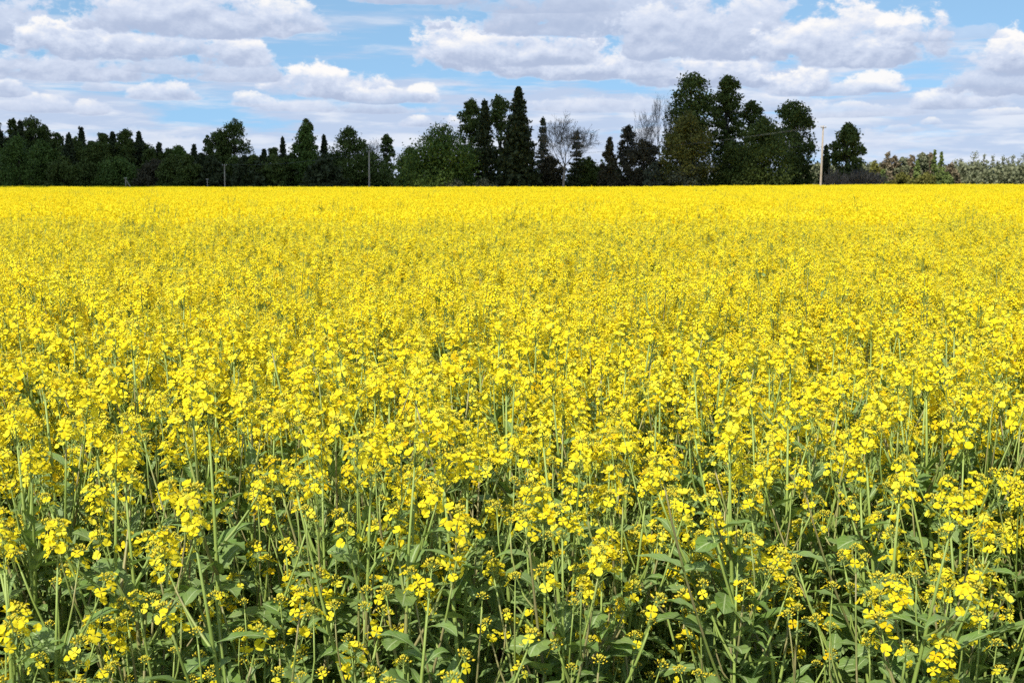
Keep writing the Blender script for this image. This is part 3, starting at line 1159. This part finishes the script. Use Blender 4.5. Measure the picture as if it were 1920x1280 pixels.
def spruce(h, wd, r_, mats, base=.03, dens=1.0, power=.9):
    tb = MB()
    r0 = .013 * h + .04
    tube(tb, [(0, 0, -.3), (0, 0, .3 * h), (0, 0, .7 * h), (0, 0, h * .985)], [r0 * 1.2, r0 * .85, r0 * .45, .02], 7)
    P, Z, S, T = [], [], [], []
    levels = int(max(26, h / .36) * dens)
    for i in range(levels):
        t = (i + r_.uniform(0, .8)) / levels
        z0 = h * (base + (1 - base) * t) * .985
        L = wd / 2 * (1 - t) ** power * r_.uniform(.78, 1.15) + .12
        nb_ = int(r_.integers(7, 11))
        a0 = r_.uniform(0, 6.28)
        for k in range(nb_):
            a = a0 + k * 6.283 / nb_ + r_.normal() * .2
            Lk = L * r_.uniform(.65, 1.12)
            rise = .25 * (t - .45)
            m_ = max(4, int(Lk / .28))
            u = (np.arange(m_) + r_.random(m_)) / m_
            px, py = np.cos(a) * Lk * u, np.sin(a) * Lk * u
            pz = z0 + Lk * (rise * u - .38 * u ** 2 * (1 - t) + .12 * u ** 4)
            for rep in range(3):
                P.append(np.stack([px, py, pz], 1) + r_.normal(size=(m_, 3)) * np.array([.07, .07, .06]) * (.7 + wd / 5) - np.array([0, 0, .05 * rep]))
                T.append(np.clip(r_.random(m_) * .7 + .3 * u, 0, 1))
            tube(tb, [(0, 0, z0), (px[-1], py[-1], pz[-1])], [.03, .012], 3)
    P.append(np.stack([np.zeros(14), np.zeros(14), h * np.linspace(.93, 1.0, 14)], 1) + r_.normal(size=(14, 3)) * .05)
    T.append(np.full(14, .5))
    P, T = np.concatenate(P), np.concatenate(T)
    P[:, 2] = np.maximum(P[:, 2], .1)
    mb = MB()
    mb.inst(LQV, LQF, rand_frames(P, r_.uniform(.40, .75, len(P)) * (.50 + wd / 11), r_, .2, None, .8), 0, None, T)
    return tb.mesh('trunk', [mats[1]]), mb.mesh('crown', [mats[0]], False)


def bare_tree(h, wd, r_, fork=.38, levels=5, twig=.020, multi=1, bark=None):
    """leafless tree: trunk mesh and a crown of bare branches"""
    tb, cb = MB(), MB()

    def grow(p, d_, L, r0, lev, mbk):
        n_ = 4
        pts_ = [p]
        dd = d_.copy()
        for i in range(n_):
            dd = dd + r_.normal(size=3) * .11 + np.array([0, 0, .045])
            dd /= np.linalg.norm(dd)
            pts_.append(pts_[-1] + dd * L / n_)
        r1 = max(r0 * .62, twig)
        tube(mbk, pts_, np.linspace(r0, r1, n_ + 1), 5 if lev < 2 else 3, cap=False)
        if lev >= levels:
            return
        kids = int(r_.integers(3, 5)) if lev < levels - 1 else int(r_.integers(3, 6))
        for k in range(kids):
            j = n_ if k == 0 else int(r_.integers(1, n_ + 1))
            sd_ = r_.normal(size=3)
            sd_ -= sd_.dot(dd) * dd
            sd_ /= np.linalg.norm(sd_)
            sp_ = r_.uniform(.30, .75) * (1 if k else .5)
            nd_ = dd + sd_ * sp_
            nd_[0] *= 1.0
            nd_ /= np.linalg.norm(nd_)
            grow(pts_[j], nd_, L * r_.uniform(.62, .82), r1 * r_.uniform(.6, .85), lev + 1, cb)

    for m_ in range(multi):
        r0 = .011 * h + .04
        off = np.array([r_.normal() * .35 * (multi > 1), r_.normal() * .2 * (multi > 1), 0])
        tp = np.array([(0, 0, -.3), (0.02 * h * .3, 0, fork * h * .5), (0.015 * h, 0, fork * h)]) + off
        tube(tb, tp, [r0 * 1.25, r0, r0 * .85], 7)
        for k in range(4):
            a = k * 1.571 + r_.uniform(0, 1)
            d_ = np.array([math.cos(a) * wd / h * .75, math.sin(a) * wd / h * .5, 1.0])
            grow(tp[-1] - np.array([0, 0, .02 * h * k]), d_ / np.linalg.norm(d_), h * (1 - fork) * .36, r0 * .55, 1, cb)
    # stretch the crown to the wanted height and width
    V = np.concatenate(cb.v)
    zmax = V[:, 2].max()
    wx = np.percentile(np.abs(V[:, 0]), 98) * 2
    kz, kx = (h - fork * h * .9) / (zmax - fork * h * .9), wd / wx
    for v in cb.v:
        v[:, 2] = np.where(v[:, 2] > fork * h * .9, fork * h * .9 + (v[:, 2] - fork * h * .9) * kz, v[:, 2])
        f_ = smoothstep(fork * h * .9, fork * h * 1.3, v[:, 2])
        v[:, 0] *= 1 + (kx - 1) * f_
        v[:, 1] *= 1 + (kx - 1) * f_
    bm_ = bark or M_GREYBARK
    return tb.mesh('trunk', [bm_]), cb.mesh('crown', [bm_])


def pine(h, wd, r_, mats, base=.55, n_=500, leaf=.5):
    tb = MB()
    r0 = .010 * h + .05
    tube(tb, [(0, 0, -.3), (.1, 0, .5 * h), (0, 0, h * .97)], [r0 * 1.2, r0, .04], 5)
    k = 11
    C = []
    for i in range(k):
        t = i / (k - 1)
        a = i * GOLD
        rad = wd / 2 * .62 * (1 - .75 * t) * r_.uniform(.4, 1.1)
        c_ = (math.cos(a) * rad, math.sin(a) * rad, h * (base + (1 - base) * t * .95))
        C.append(c_)
        tube(tb, [(0, 0, c_[2] - .3), c_], [.06, .02], 3)
    C = np.array(C)
    j = r_.integers(0, k, n_)
    P = C[j] + r_.normal(size=(n_, 3)) * np.array([wd * .13, wd * .13, h * .028])
    mb = MB()
    mb.inst(LQV, LQF, rand_frames(P, r_.uniform(.6, 1.3, n_) * leaf, r_, .3), 0, None, np.clip(r_.random(k)[j] * .5 + r_.random(n_) * .5, 0, 1))
    return tb.mesh('trunk', [mats[1]]), mb.mesh('crown', [mats[0]], False)


def at_px(px, dist):
    """ground point straight below a photo column at a given forward distance"""
    d = ray(px, HORIZON)
    x = d.x * dist
    return x, dist, float(terrain(x, dist))


def plant_tree(name, label, px, top, wpx, dist, maker, group=None, cat='tree'):
    """top: photo row of the tip; wpx: crown width in photo pixels"""
    x, y, z = at_px(px, dist)
    d = ray(px, top)
    h = CAM_Z + d.z * dist - z
    wd = wpx * dist / FPX
    tr, cr = maker(h, wd)
    e = bpy.data.objects.new(name, None)
    COL.objects.link(e)
    e.location = (x, y, z)
    obj('trunk', tr, e)
    obj('crown', cr, e)
    tag(e, label, cat, group)
    return e


def BL(kind, mat_, base=.08, n_=5000, leaf=.28, clumps=46, open_=.5, bark=None):
    r_ = np.random.default_rng(int(rng.integers(1 << 30)))
    return lambda h, wd: broadleaf(h, wd, kind, (mat_, bark or M_BARK), r_, base, n_, leaf, clumps, open_)


def SPR(base=.03, dens=1.0, power=.9, mat_=None):
    r_ = np.random.default_rng(int(rng.integers(1 << 30)))
    return lambda h, wd: spruce(h, wd, r_, (mat_ or M_SPRUCE, M_BARK), base, dens, power)


def BARE(fork=.38, levels=5, twig=.02, multi=1, bark=None):
    r_ = np.random.default_rng(int(rng.integers(1 << 30)))
    return lambda h, wd: bare_tree(h, wd, r_, fork, levels, twig, multi, bark)


def PIN(base=.55, n_=500, leaf=.5, mat_=None):
    r_ = np.random.default_rng(int(rng.integers(1 << 30)))
    return lambda h, wd: pine(h, wd, r_, (mat_ or M_PINE, M_PINEBARK), base, n_, leaf)


T = plant_tree
# --- the clump on the right of the power pole's line, about 180 m away
T('broadleaf_tree', 'tallest broadleaf tree with a domed crown, rising behind the olive-leaved tree', 1297, 133, 118, 190, BL('tall', M_DARKGREEN, .12, 7500, .30, 60, .45))
T('broadleaf_tree', 'tall narrow broadleaf tree close beside the tallest domed tree', 1362, 140, 74, 192, BL('tall', M_DARKGREEN, .12, 5500, .30, 46, .45))
T('broadleaf_tree', 'medium dark tree filling the gap next to the narrow tall tree', 1408, 187, 66, 195, BL('tall', M_DARKGREEN, .08, 4000, .30, 36))
T('broadleaf_tree', 'dark spreading tree at the pole end of the tall clump with ragged edge', 1484, 186, 100, 188, BL('tall', M_DARKGREEN, .04, 6500, .30, 60, .45))
T('broadleaf_tree', 'olive-leaved round tree in front of the tallest domed tree', 1288, 205, 124, 180, BL('round', M_OLIVE, .06, 7000, .28, 56))
T('broadleaf_tree', 'broad deep-green round tree standing low at the front of the tall clump', 1432, 216, 150, 178, BL('round', M_DARKGREEN, .02, 9000, .28, 64))
T('broadleaf_tree', 'small dark tree squeezed between the olive tree and the broad deep-green one', 1372, 262, 84, 182, BL('round', M_DARKGREEN, .02, 4000, .28, 34))
T('oak_tree', 'single open-crowned oak standing alone beyond the power pole', 1587, 229, 76, 182, BL('oak', M_DARKGREEN, .22, 4200, .30, 44, .42))
T('shrub', 'grey-green willow shrub under the olive-leaved tree', 1290, 292, 100, 179, BL('round', M_GREYBUSH, .0, 3500, .20, 40, .6), None, 'shrub')
T('shrub', 'small grey-green willow shrub beside the larger willow', 1226, 302, 52, 180, BL('round', M_GREYBUSH, .0, 1500, .20, 24, .6), None, 'shrub')
T('bare_shrub', 'leafless grey shrub at the foot of the power pole', 1562, 312, 60, 174, BARE(.06, 5, .018, 3), None, 'shrub')
T('bare_shrub', 'leafless grey shrub under the lone oak', 1618, 310, 74, 174, BARE(.06, 5, .018, 4), None, 'shrub')
T('dark_shrub', 'low dark shrub behind the leafless shrubs under the lone oak', 1600, 316, 110, 186, BL('round', M_BROWNLEAF, .0, 2500, .25, 30, .6), None, 'shrub')
T('spruce_tree', 'small pointed spruce right behind the power pole', 1547, 272, 40, 200, SPR(.02, 1.0, .95))
# --- leafless and dark trees left of the clump
T('bare_tree', 'leafless tree leaning against the flank of the tallest domed tree', 1236, 173, 66, 188, BARE(.30, 5, .020))
T('bare_tree', 'shorter leafless tree next to the brownish thicket tree', 1203, 205, 56, 190, BARE(.28, 5, .020))
T('brownish_tree', 'brownish narrow tree just bursting into leaf, beside the shorter leafless tree', 1176, 234, 42, 192, BL('tall', M_BROWNLEAF, .05, 2500, .24, 30, .5))
T('brownish_tree', 'wide dark brownish thicket tree below the leafless pair', 1205, 258, 96, 186, BL('round', M_BROWNLEAF, .0, 5500, .26, 46))
T('brownish_tree', 'dark pointed brownish tree at the open end of the thicket', 1142, 256, 58, 184, BL('cone', M_BROWNLEAF, .0, 3800, .26, 36))
# --- middle group with the big spruce
T('spruce_tree', 'tallest spruce, a broad dark pointed cone', 972, 165, 104, 186, SPR(.02, 1.25, .80))
T('spruce_tree', 'narrow dark spruce standing between two open-crowned broadleaf trees', 909, 187, 62, 188, SPR(.02, 1.1, .7))
T('broadleaf_tree', 'open-crowned broadleaf tree on the outer flank of the narrow spruce', 884, 183, 66, 196, BL('oak', M_DARKGREEN, .25, 3300, .30, 34, .42))
T('broadleaf_tree', 'open-crowned broadleaf tree showing between the narrow spruce and the tallest spruce', 936, 176, 72, 198, BL('oak', M_DARKGREEN, .25, 3500, .30, 34, .42))
T('spruce_tree', 'slim spruce beside the big leafless tree', 1018, 220, 34, 196, SPR(.02, .9, .6))
T('bare_tree', 'big leafless tree with a pale trunk and rounded crown of grey twigs', 1056, 203, 116, 178, BARE(.34, 6, .016))
T('spruce_tree', 'stubby dark spruce seen through the twigs of the big leafless tree', 1081, 246, 40, 188, SPR(.02, .8, .55))
T('broadleaf_tree', 'low dark green tree behind the pale trunk', 1100, 292, 90, 190, BL('round', M_DARKGREEN, .0, 4200, .28, 38))
T('broadleaf_tree', 'low dark tree filling the gap beneath the slim spruce', 1030, 288, 80, 192, BL('round', M_BROWNLEAF, .0, 3800, .28, 36))
T('broadleaf_tree', 'big round-headed green broadleaf tree reaching down to the crop', 832, 225, 182, 184, BL('round', M_GREEN, .0, 12000, .28, 90, .48))
T('broadleaf_tree', 'smaller green tree on the outer shoulder of the big round-headed tree', 770, 272, 78, 190, BL('round', M_GREEN, .0, 4200, .28, 38))
T('shrub', 'grey-green shrub at the foot of the big round-headed tree', 850, 330, 84, 180, BL('round', M_GREYBUSH, .0, 1800, .18, 30, .6), None, 'shrub')
T('shrub', 'second grey-green shrub, in front of the narrow spruce', 905, 332, 70, 180, BL('round', M_GREYBUSH, .0, 1500, .18, 26, .6), None, 'shrub')
# --- farther group on the left of the middle, about 250 m away
T('broadleaf_tree', 'open pale-limbed tree with a ragged round crown behind the tall thin pole', 656, 235, 84, 262, BL('oak', M_DARKGREEN, .25, 3300, .36, 40, .42))
T('broadleaf_tree', 'slender small-crowned tree standing up beside the bare-topped tree', 727, 251, 34, 262, BL('tall', M_DARKGREEN, .10, 1600, .34, 22, .45))
T('bare_tree', 'thin bare-topped tree between the ragged crown and the slender tree', 700, 258, 40, 266, BARE(.40, 5, .022))
T('broadleaf_tree', 'wide low green tree below the bare-topped tree', 690, 276, 110, 256, BL('round', M_DARKGREEN, .0, 5500, .36, 50))
T('broadleaf_tree', 'wide pyramid-shaped green tree with a double top', 574, 228, 118, 256, BL('cone', M_GREEN, .0, 8500, .36, 70, .48))
T('broadleaf_tree', 'narrow dark tree forming the double top of the pyramid tree', 578, 221, 40, 264, BL('tall', M_DARKGREEN, .10, 2400, .34, 28))
T('spruce_tree', 'small sharp spruce at the shoulder of the pyramid tree', 609, 252, 46, 268, SPR(.02, 1.0, .95))
T('spruce_tree', 'thin pale spruce on the outer side of the pyramid tree', 532, 256, 40, 270, SPR(.02, 1.0, .95))
T('broadleaf_tree', 'tall ragged birch with drooping sparse twigs', 441, 220, 72, 262, BL('tall', M_DARKGREEN, .18, 2900, .36, 40, .42))
T('broadleaf_tree', 'rounder birch leaning on the tall ragged birch', 414, 240, 56, 260, BL('tall', M_DARKGREEN, .10, 2900, .36, 34, .45))
T('broadleaf_tree', 'small-headed birch on the outer side of the ragged birch pair', 392, 253, 28, 264, BL('tall', M_DARKGREEN, .15, 1200, .34, 20, .45))

# --- woodland edge on the far left: each crown told apart
WOOD = [  # x, top, width, kind
    (-6, 205, 46, 's'), (30, 221, 30, 'd'), (44, 224, 26, 's'), (66, 215, 62, 'd'), (88, 232, 44, 'd'),
    (112, 248, 40, 'd'), (133, 250, 30, 's'), (157, 239, 28, 's'), (146, 256, 44, 'd'), (176, 263, 40, 'd'), (197, 248, 40, 'd'), (215, 246, 30, 's'),
    (238, 241, 46, 'd'), (264, 246, 28, 's'), (252, 262, 34, 'd'), (284, 278, 44, 'd'), (301, 267, 26, 's'), (318, 277, 44, 'd'),
    (337, 271, 62, 'g'), (366, 271, 22, 's'), (476, 288, 44, 'd'), (497, 280, 24, 's'), (514, 276, 40, 'd'), (488, 292, 60, 'b'), (540, 290, 50, 'd'),
    (38, 251, 88, 'g'), (82, 260, 84, 'g'), (226, 289, 100, 'g'), (165, 292, 80, 'd'), (292, 296, 90, 'b'), (120, 290, 80, 'd'),
    (345, 300, 90, 'd'), (405, 296, 90, 'd'), (455, 300, 90, 'd'), (10, 290, 80, 'd'), (60, 306, 70, 'b'), (620, 292, 90, 'd'), (640, 300, 80, 'd'),
]
for px in range(-20, 640, 19):       # crowns filling in behind
    lim = np.interp(px, [0, 90, 110, 270, 290, 380, 470, 530, 640], [248, 250, 268, 266, 284, 282, 284, 282, 285])
    WOOD.append((px + rng.uniform(-6, 6), lim + rng.uniform(-4, 12), rng.uniform(44, 74), rng.choice(['d', 'd', 'd', 's'])))
KIND = {'s': ('spruce_tree', ['dark pointed spruce in the woodland edge', 'thin spruce spire in the woodland edge'], 'spruces of the woodland edge'),
        'd': ('broadleaf_tree', ['dark broadleaf tree in the woodland edge'], 'dark broadleaf trees of the woodland edge'),
        'g': ('broadleaf_tree', ['rounded fresher green tree at the front of the woodland edge'], 'fresher green trees of the woodland edge'),
        'b': ('brownish_tree', ['low brownish tree just in leaf at the foot of the woodland edge'], 'brownish trees of the woodland edge')}
for (px, top, wp, kd) in WOOD:
    front_ = top > 285 or kd in 'gb'
    dist = (252 if front_ else 268) + rng.uniform(-5, 12)
    if kd == 's':
        mk = SPR(.02, 1.0, .95)
        wp0, wp = wp, wp * 2.1
        lab = KIND[kd][1][1 if wp0 <= 24 else 0]
        grp = KIND[kd][2] if wp0 > 24 else 'thin spruces of the woodland edge'
    else:
        m_ = {'d': M_DARKGREEN, 'g': M_GREEN, 'b': M_BROWNLEAF}[kd]
        mk = BL('round' if front_ else 'tall', m_, .0 if front_ else .1, int(1200 + 42 * wp), .34, int(14 + wp * .4), .5)
        lab, grp = KIND[kd][1][0], KIND[kd][2]
        if kd == 'd' and top < 256:
            lab, grp = 'tall dark broadleaf tree rising clear above the rest of the woodland edge', 'tall broadleaf trees of the woodland edge'
        elif kd == 'd' and top > 285:
            lab, grp = 'low dark broadleaf tree at the foot of the woodland edge', 'low broadleaf trees of the woodland edge'
        elif kd == 'd':
            lab = 'middle-height dark broadleaf tree within the woodland edge'
    T(KIND[kd][0], lab, px, top, wp, dist, mk, grp)

# undergrowth along the foot of the woods: one mass
mb = MB()
for x0, x1, d0, top_z in ((-140, -22, 272, 6.0), (-19, 24, 200, 5.0), (14, 46, 198, 5.0)):
    n_ = int((x1 - x0) * 330)
    P = np.stack([rng.uniform(x0, x1, n_), d0 + rng.uniform(-7, 10, n_), np.abs(rng.normal(size=n_)) * top_z * .42 + .1], 1)
    P[:, 2] *= .75 + .35 * np.sin(P[:, 0] * .9) * np.sin(P[:, 0] * .37 + 1)
    P[:, 2] = np.clip(P[:, 2], .1, top_z * 1.2) + terrain(P[:, 0], P[:, 1])
    mb.inst(LQV, LQF, rand_frames(P, rng.uniform(.5, 1.1, n_), rng, .3), 0, None, rng.random(n_))
tag(obj('undergrowth', mb.mesh('undergrowth', [M_DARKGREEN], False)), 'dark tangled undergrowth along the foot of the trees', 'undergrowth', kind='stuff')

# --- far sunlit forest on the right
FAR = [  # x, top, width, kind, distance
    (1640, 300, 40, 'o', 430), (1665, 285, 44, 'r', 450), (1690, 294, 34, 'p', 450), (1706, 290, 36, 'r', 455), (1718, 300, 26, 'f', 430), (1728, 286, 34, 'p', 450),
    (1742, 286, 30, 'r', 450), (1750, 281, 22, 'f', 432), (1763, 284, 24, 'f', 432), (1783, 304, 34, 'r', 470), (1800, 312, 30, 'r', 500), (1655, 318, 44, 'f', 425), (1775, 322, 40, 'f', 425),
    (1635, 320, 40, 'o', 425), (1690, 322, 46, 'o', 425), (1735, 322, 44, 'o', 428),
    (1799, 293, 9, 't', 640), (1790, 300, 8, 't', 640), (1815, 300, 12, 't', 660), (1824, 288, 12, 't', 650), (1832, 297, 10, 't', 660), (1843, 292, 8, 't', 650),
    (1859, 291, 8, 't', 650), (1878, 292, 8, 't', 650), (1887, 290, 8, 't', 650), (1897, 291, 8, 't', 650), (1868, 298, 14, 't', 670), (1908, 300, 14, 't', 670), (1918, 290, 14, 't', 650),
    (1935, 294, 14, 't', 650), (1950, 296, 16, 't', 660),
    (1848, 326, 24, 'f', 520), (1868, 320, 30, 'r', 540), (1895, 318, 34, 'p', 540), (1915, 322, 30, 'f', 530), (1835, 320, 30, 'p', 545), (1940, 318, 40, 'p', 545),
]
FK = {'o': ('broadleaf_tree', 'olive tree at the near corner of the far forest', 'olive trees of the far forest'),
      'r': ('pine_tree', 'rusty brown pine in the sunlit far forest', 'rusty pines of the far forest'),
      'p': ('pine_tree', 'grey-green bushy pine in the far forest', 'bushy pines of the far forest'),
      'f': ('birch_tree', 'fresh light-green birch in the sunlit far forest', 'birches of the far forest'),
      't': ('pine_tree', 'tall thin pine with a bare stem standing above the far forest', 'tall thin pines above the far forest')}
for (px, top, wp, kd, dist) in FAR:
    if kd == 't':
        mk = PIN(rng.uniform(.45, .72), 150, .9)
        wp = wp * rng.uniform(1.0, 1.9)
        top = top + rng.uniform(-3, 7)
    elif kd in 'rp':
        r_ = np.random.default_rng(int(rng.integers(1 << 30)))
        mk = BL('tall', M_PINERED if kd == 'r' else M_PINE, .10, int(40 * wp), .6, 22, .5, M_PINEBARK)
    else:
        mk = BL('cone' if kd == 'f' else 'round', M_FRESH if kd == 'f' else M_OLIVE, .03, int(42 * wp), .55, 22, .5)
    T(FK[kd][0], FK[kd][1], px, top, wp, dist, mk, FK[kd][2])
# closed canopy of the forest behind: a mass nobody could count
mb = MB()
for x0, x1, d0, hh, dn in ((118, 262, 480, 10.5, 110), (225, 460, 690, 12.0, 90), (112, 190, 470, 8.0, 90)):
    n_ = int((x1 - x0) * dn)
    P = np.stack([rng.uniform(x0, x1, n_), d0 + rng.uniform(0, 30, n_), np.zeros(n_)], 1)
    crest = hh * (.86 + .10 * np.sin(P[:, 0] * .31) + .08 * np.sin(P[:, 0] * .83 + 2) + .05 * np.sin(P[:, 0] * 2.1))
    P[:, 2] = crest * rng.random(n_) ** .6
    mb.inst(LQV, LQF, rand_frames(P, rng.uniform(1.0, 2.0, n_), rng, .3), 0, None, rng.random(n_))
tag(obj('forest_canopy', mb.mesh('forest_canopy', [M_PINE], False)), 'closed grey-green canopy of the far forest beyond the field', 'forest', kind='stuff')

# ------------------------------------------------------------------ poles and wires
M_POLE = bark_mat('weathered_pole_wood', (.26, .215, .165), (.40, .34, .27), 9.0)
M_WIRE, n = mat('aluminium_wire')
finish(M_WIRE, n, rgba(.16, .16, .165), .6, .3)
M_GLASS, n = mat('porcelain_insulator')
finish(M_GLASS, n, rgba(.55, .52, .47), .25, .5)


def pole(label, px, top, dist, arm=1.0, brace=False, r0=.14):
    x, y, z = at_px(px, dist)
    h = CAM_Z + ray(px, top).z * dist - z
    e = bpy.data.objects.new('utility_pole', None)
    COL.objects.link(e)
    e.location = (x, y, z)
    tag(e, label, 'pole')
    mb = MB()
    lean = .012 * h
    tube(mb, [(-lean, 0, -.4), (-lean * .5, 0, h * .5), (0, 0, h)], [r0 * 1.15, r0 * .95, r0 * .72], 10)
    obj('shaft', mb.mesh('shaft', [M_POLE]), e)
    heads = []
    if arm:
        mb = MB()
        a = np.array([.8, .6, 0]) * arm / 2
        c_ = np.array([0, 0, h - .25])
        for s0, s1 in ((-1, 1),):
            tube(mb, [c_ - a + (0, -.12, 0), c_ + a + (0, -.12, 0)], .05, 4)
        obj('crossarm', mb.mesh('crossarm', [M_POLE]), e)
        for sgn in (-1, 1):
            b_ = c_ + sgn * a * .88 + np.array([0, -.12, .05])
            mb = MB()
            tube(mb, [b_, b_ + (0, 0, .06), b_ + (0, 0, .10), b_ + (0, 0, .20)], [.02, .03, .07, .045], 8)
            obj('insulator', mb.mesh('insulator', [M_GLASS]), e)
            heads.append(np.array([x, y, z]) + b_ + (0, 0, .18))
    if brace:
        mb = MB()
        tube(mb, [(1.9, 0, -.3), (.08, 0, h * .86)], [r0 * .9, r0 * .7], 8)
        obj('brace', mb.mesh('brace', [M_POLE]), e)
    return heads


H1 = pole('tall pale wooden utility pole between the dark clump and the lone oak', 1540, 236, 160, 1.1)
H2 = pole('thin dark wooden pole in front of the wide low green tree', 693, 283, 232, 1.0, r0=.16)
H3 = pole('wooden utility pole with crossarm in front of the tall ragged birch', 422, 308, 238, .9, r0=.12)
pole('short wooden pole with a slanting brace before the woodland edge', 236, 333, 240, .5, True, r0=.11)
pole('short thin pole standing before the rounder birch', 389, 335, 240, .3, r0=.09)


def wire(a, b, sag, label):
    mb = MB()
    t = np.linspace(0, 1, 25)[:, None]
    P = a + (b - a) * t - np.array([0, 0, 1]) * sag * 4 * t * (1 - t)
    tube(mb, P, .008, 4)
    tag(obj('overhead_wire', mb.mesh('overhead_wire', [M_WIRE])), label, 'wire', 'overhead wires')


for k in range(2):
    wire(H1[k], H2[k], 2.2, 'thin overhead wire sagging from the tall pale pole past the dark clump')
    wire(H2[k], H3[k], .9, 'thin overhead wire running between the two poles before the far left trees')

# ------------------------------------------------------------------ the cumulus that shades the trees (behind and above the camera)
def cloud_obj(cx, cy, hx, hy, alt, seed):
    r_ = np.random.default_rng(seed)
    nu, nv_ = 72, 28
    V = []
    ph = r_.uniform(0, 6.28, 8)
    for i in range(nv_):
        th = math.pi * i / (nv_ - 1)
        for j in range(nu):
            a = 2 * math.pi * j / nu
            d_ = np.array([math.sin(th) * math.cos(a), math.sin(th) * math.sin(a), math.cos(th)])
            b_ = 1.0
            for k in range(4):
                f_ = 2.1 * 1.9 ** k
                b_ += (.07 / 1.5 ** k) * math.sin(f_ * d_[0] * 1.7 + ph[k]) * math.sin(f_ * d_[1] * 1.9 + ph[k + 4]) * (1 if d_[2] > -.2 else .5)
            z = d_[2] * b_
            V.append((d_[0] * b_ * hx, d_[1] * b_ * hy, (z if z > 0 else z * .18) * 60))
    idx_ = np.arange(nu * nv_).reshape(nv_, nu)
    nx_ = np.roll(idx_, -1, 1)
    F_ = np.stack([idx_[:-1], idx_[1:], nx_[1:], nx_[:-1]], -1).reshape(-1, 4)
    mb = MB()
    mb.add(V, F_)
    m_, n = mat('cloud')
    finish(m_, n, rgba(.88, .88, .9), 1.0, 0.0)
    o = obj('cloud', mb.mesh('cloud', [m_]))
    o.location = (cx, cy, alt)
    tag(o, kind='structure')
    return o


ALT = 520.0
sh = sun_dir * (ALT / sun_dir.z)
cloud_obj(-36 + sh.x, 302 + sh.y, 300, 130, ALT, 5)
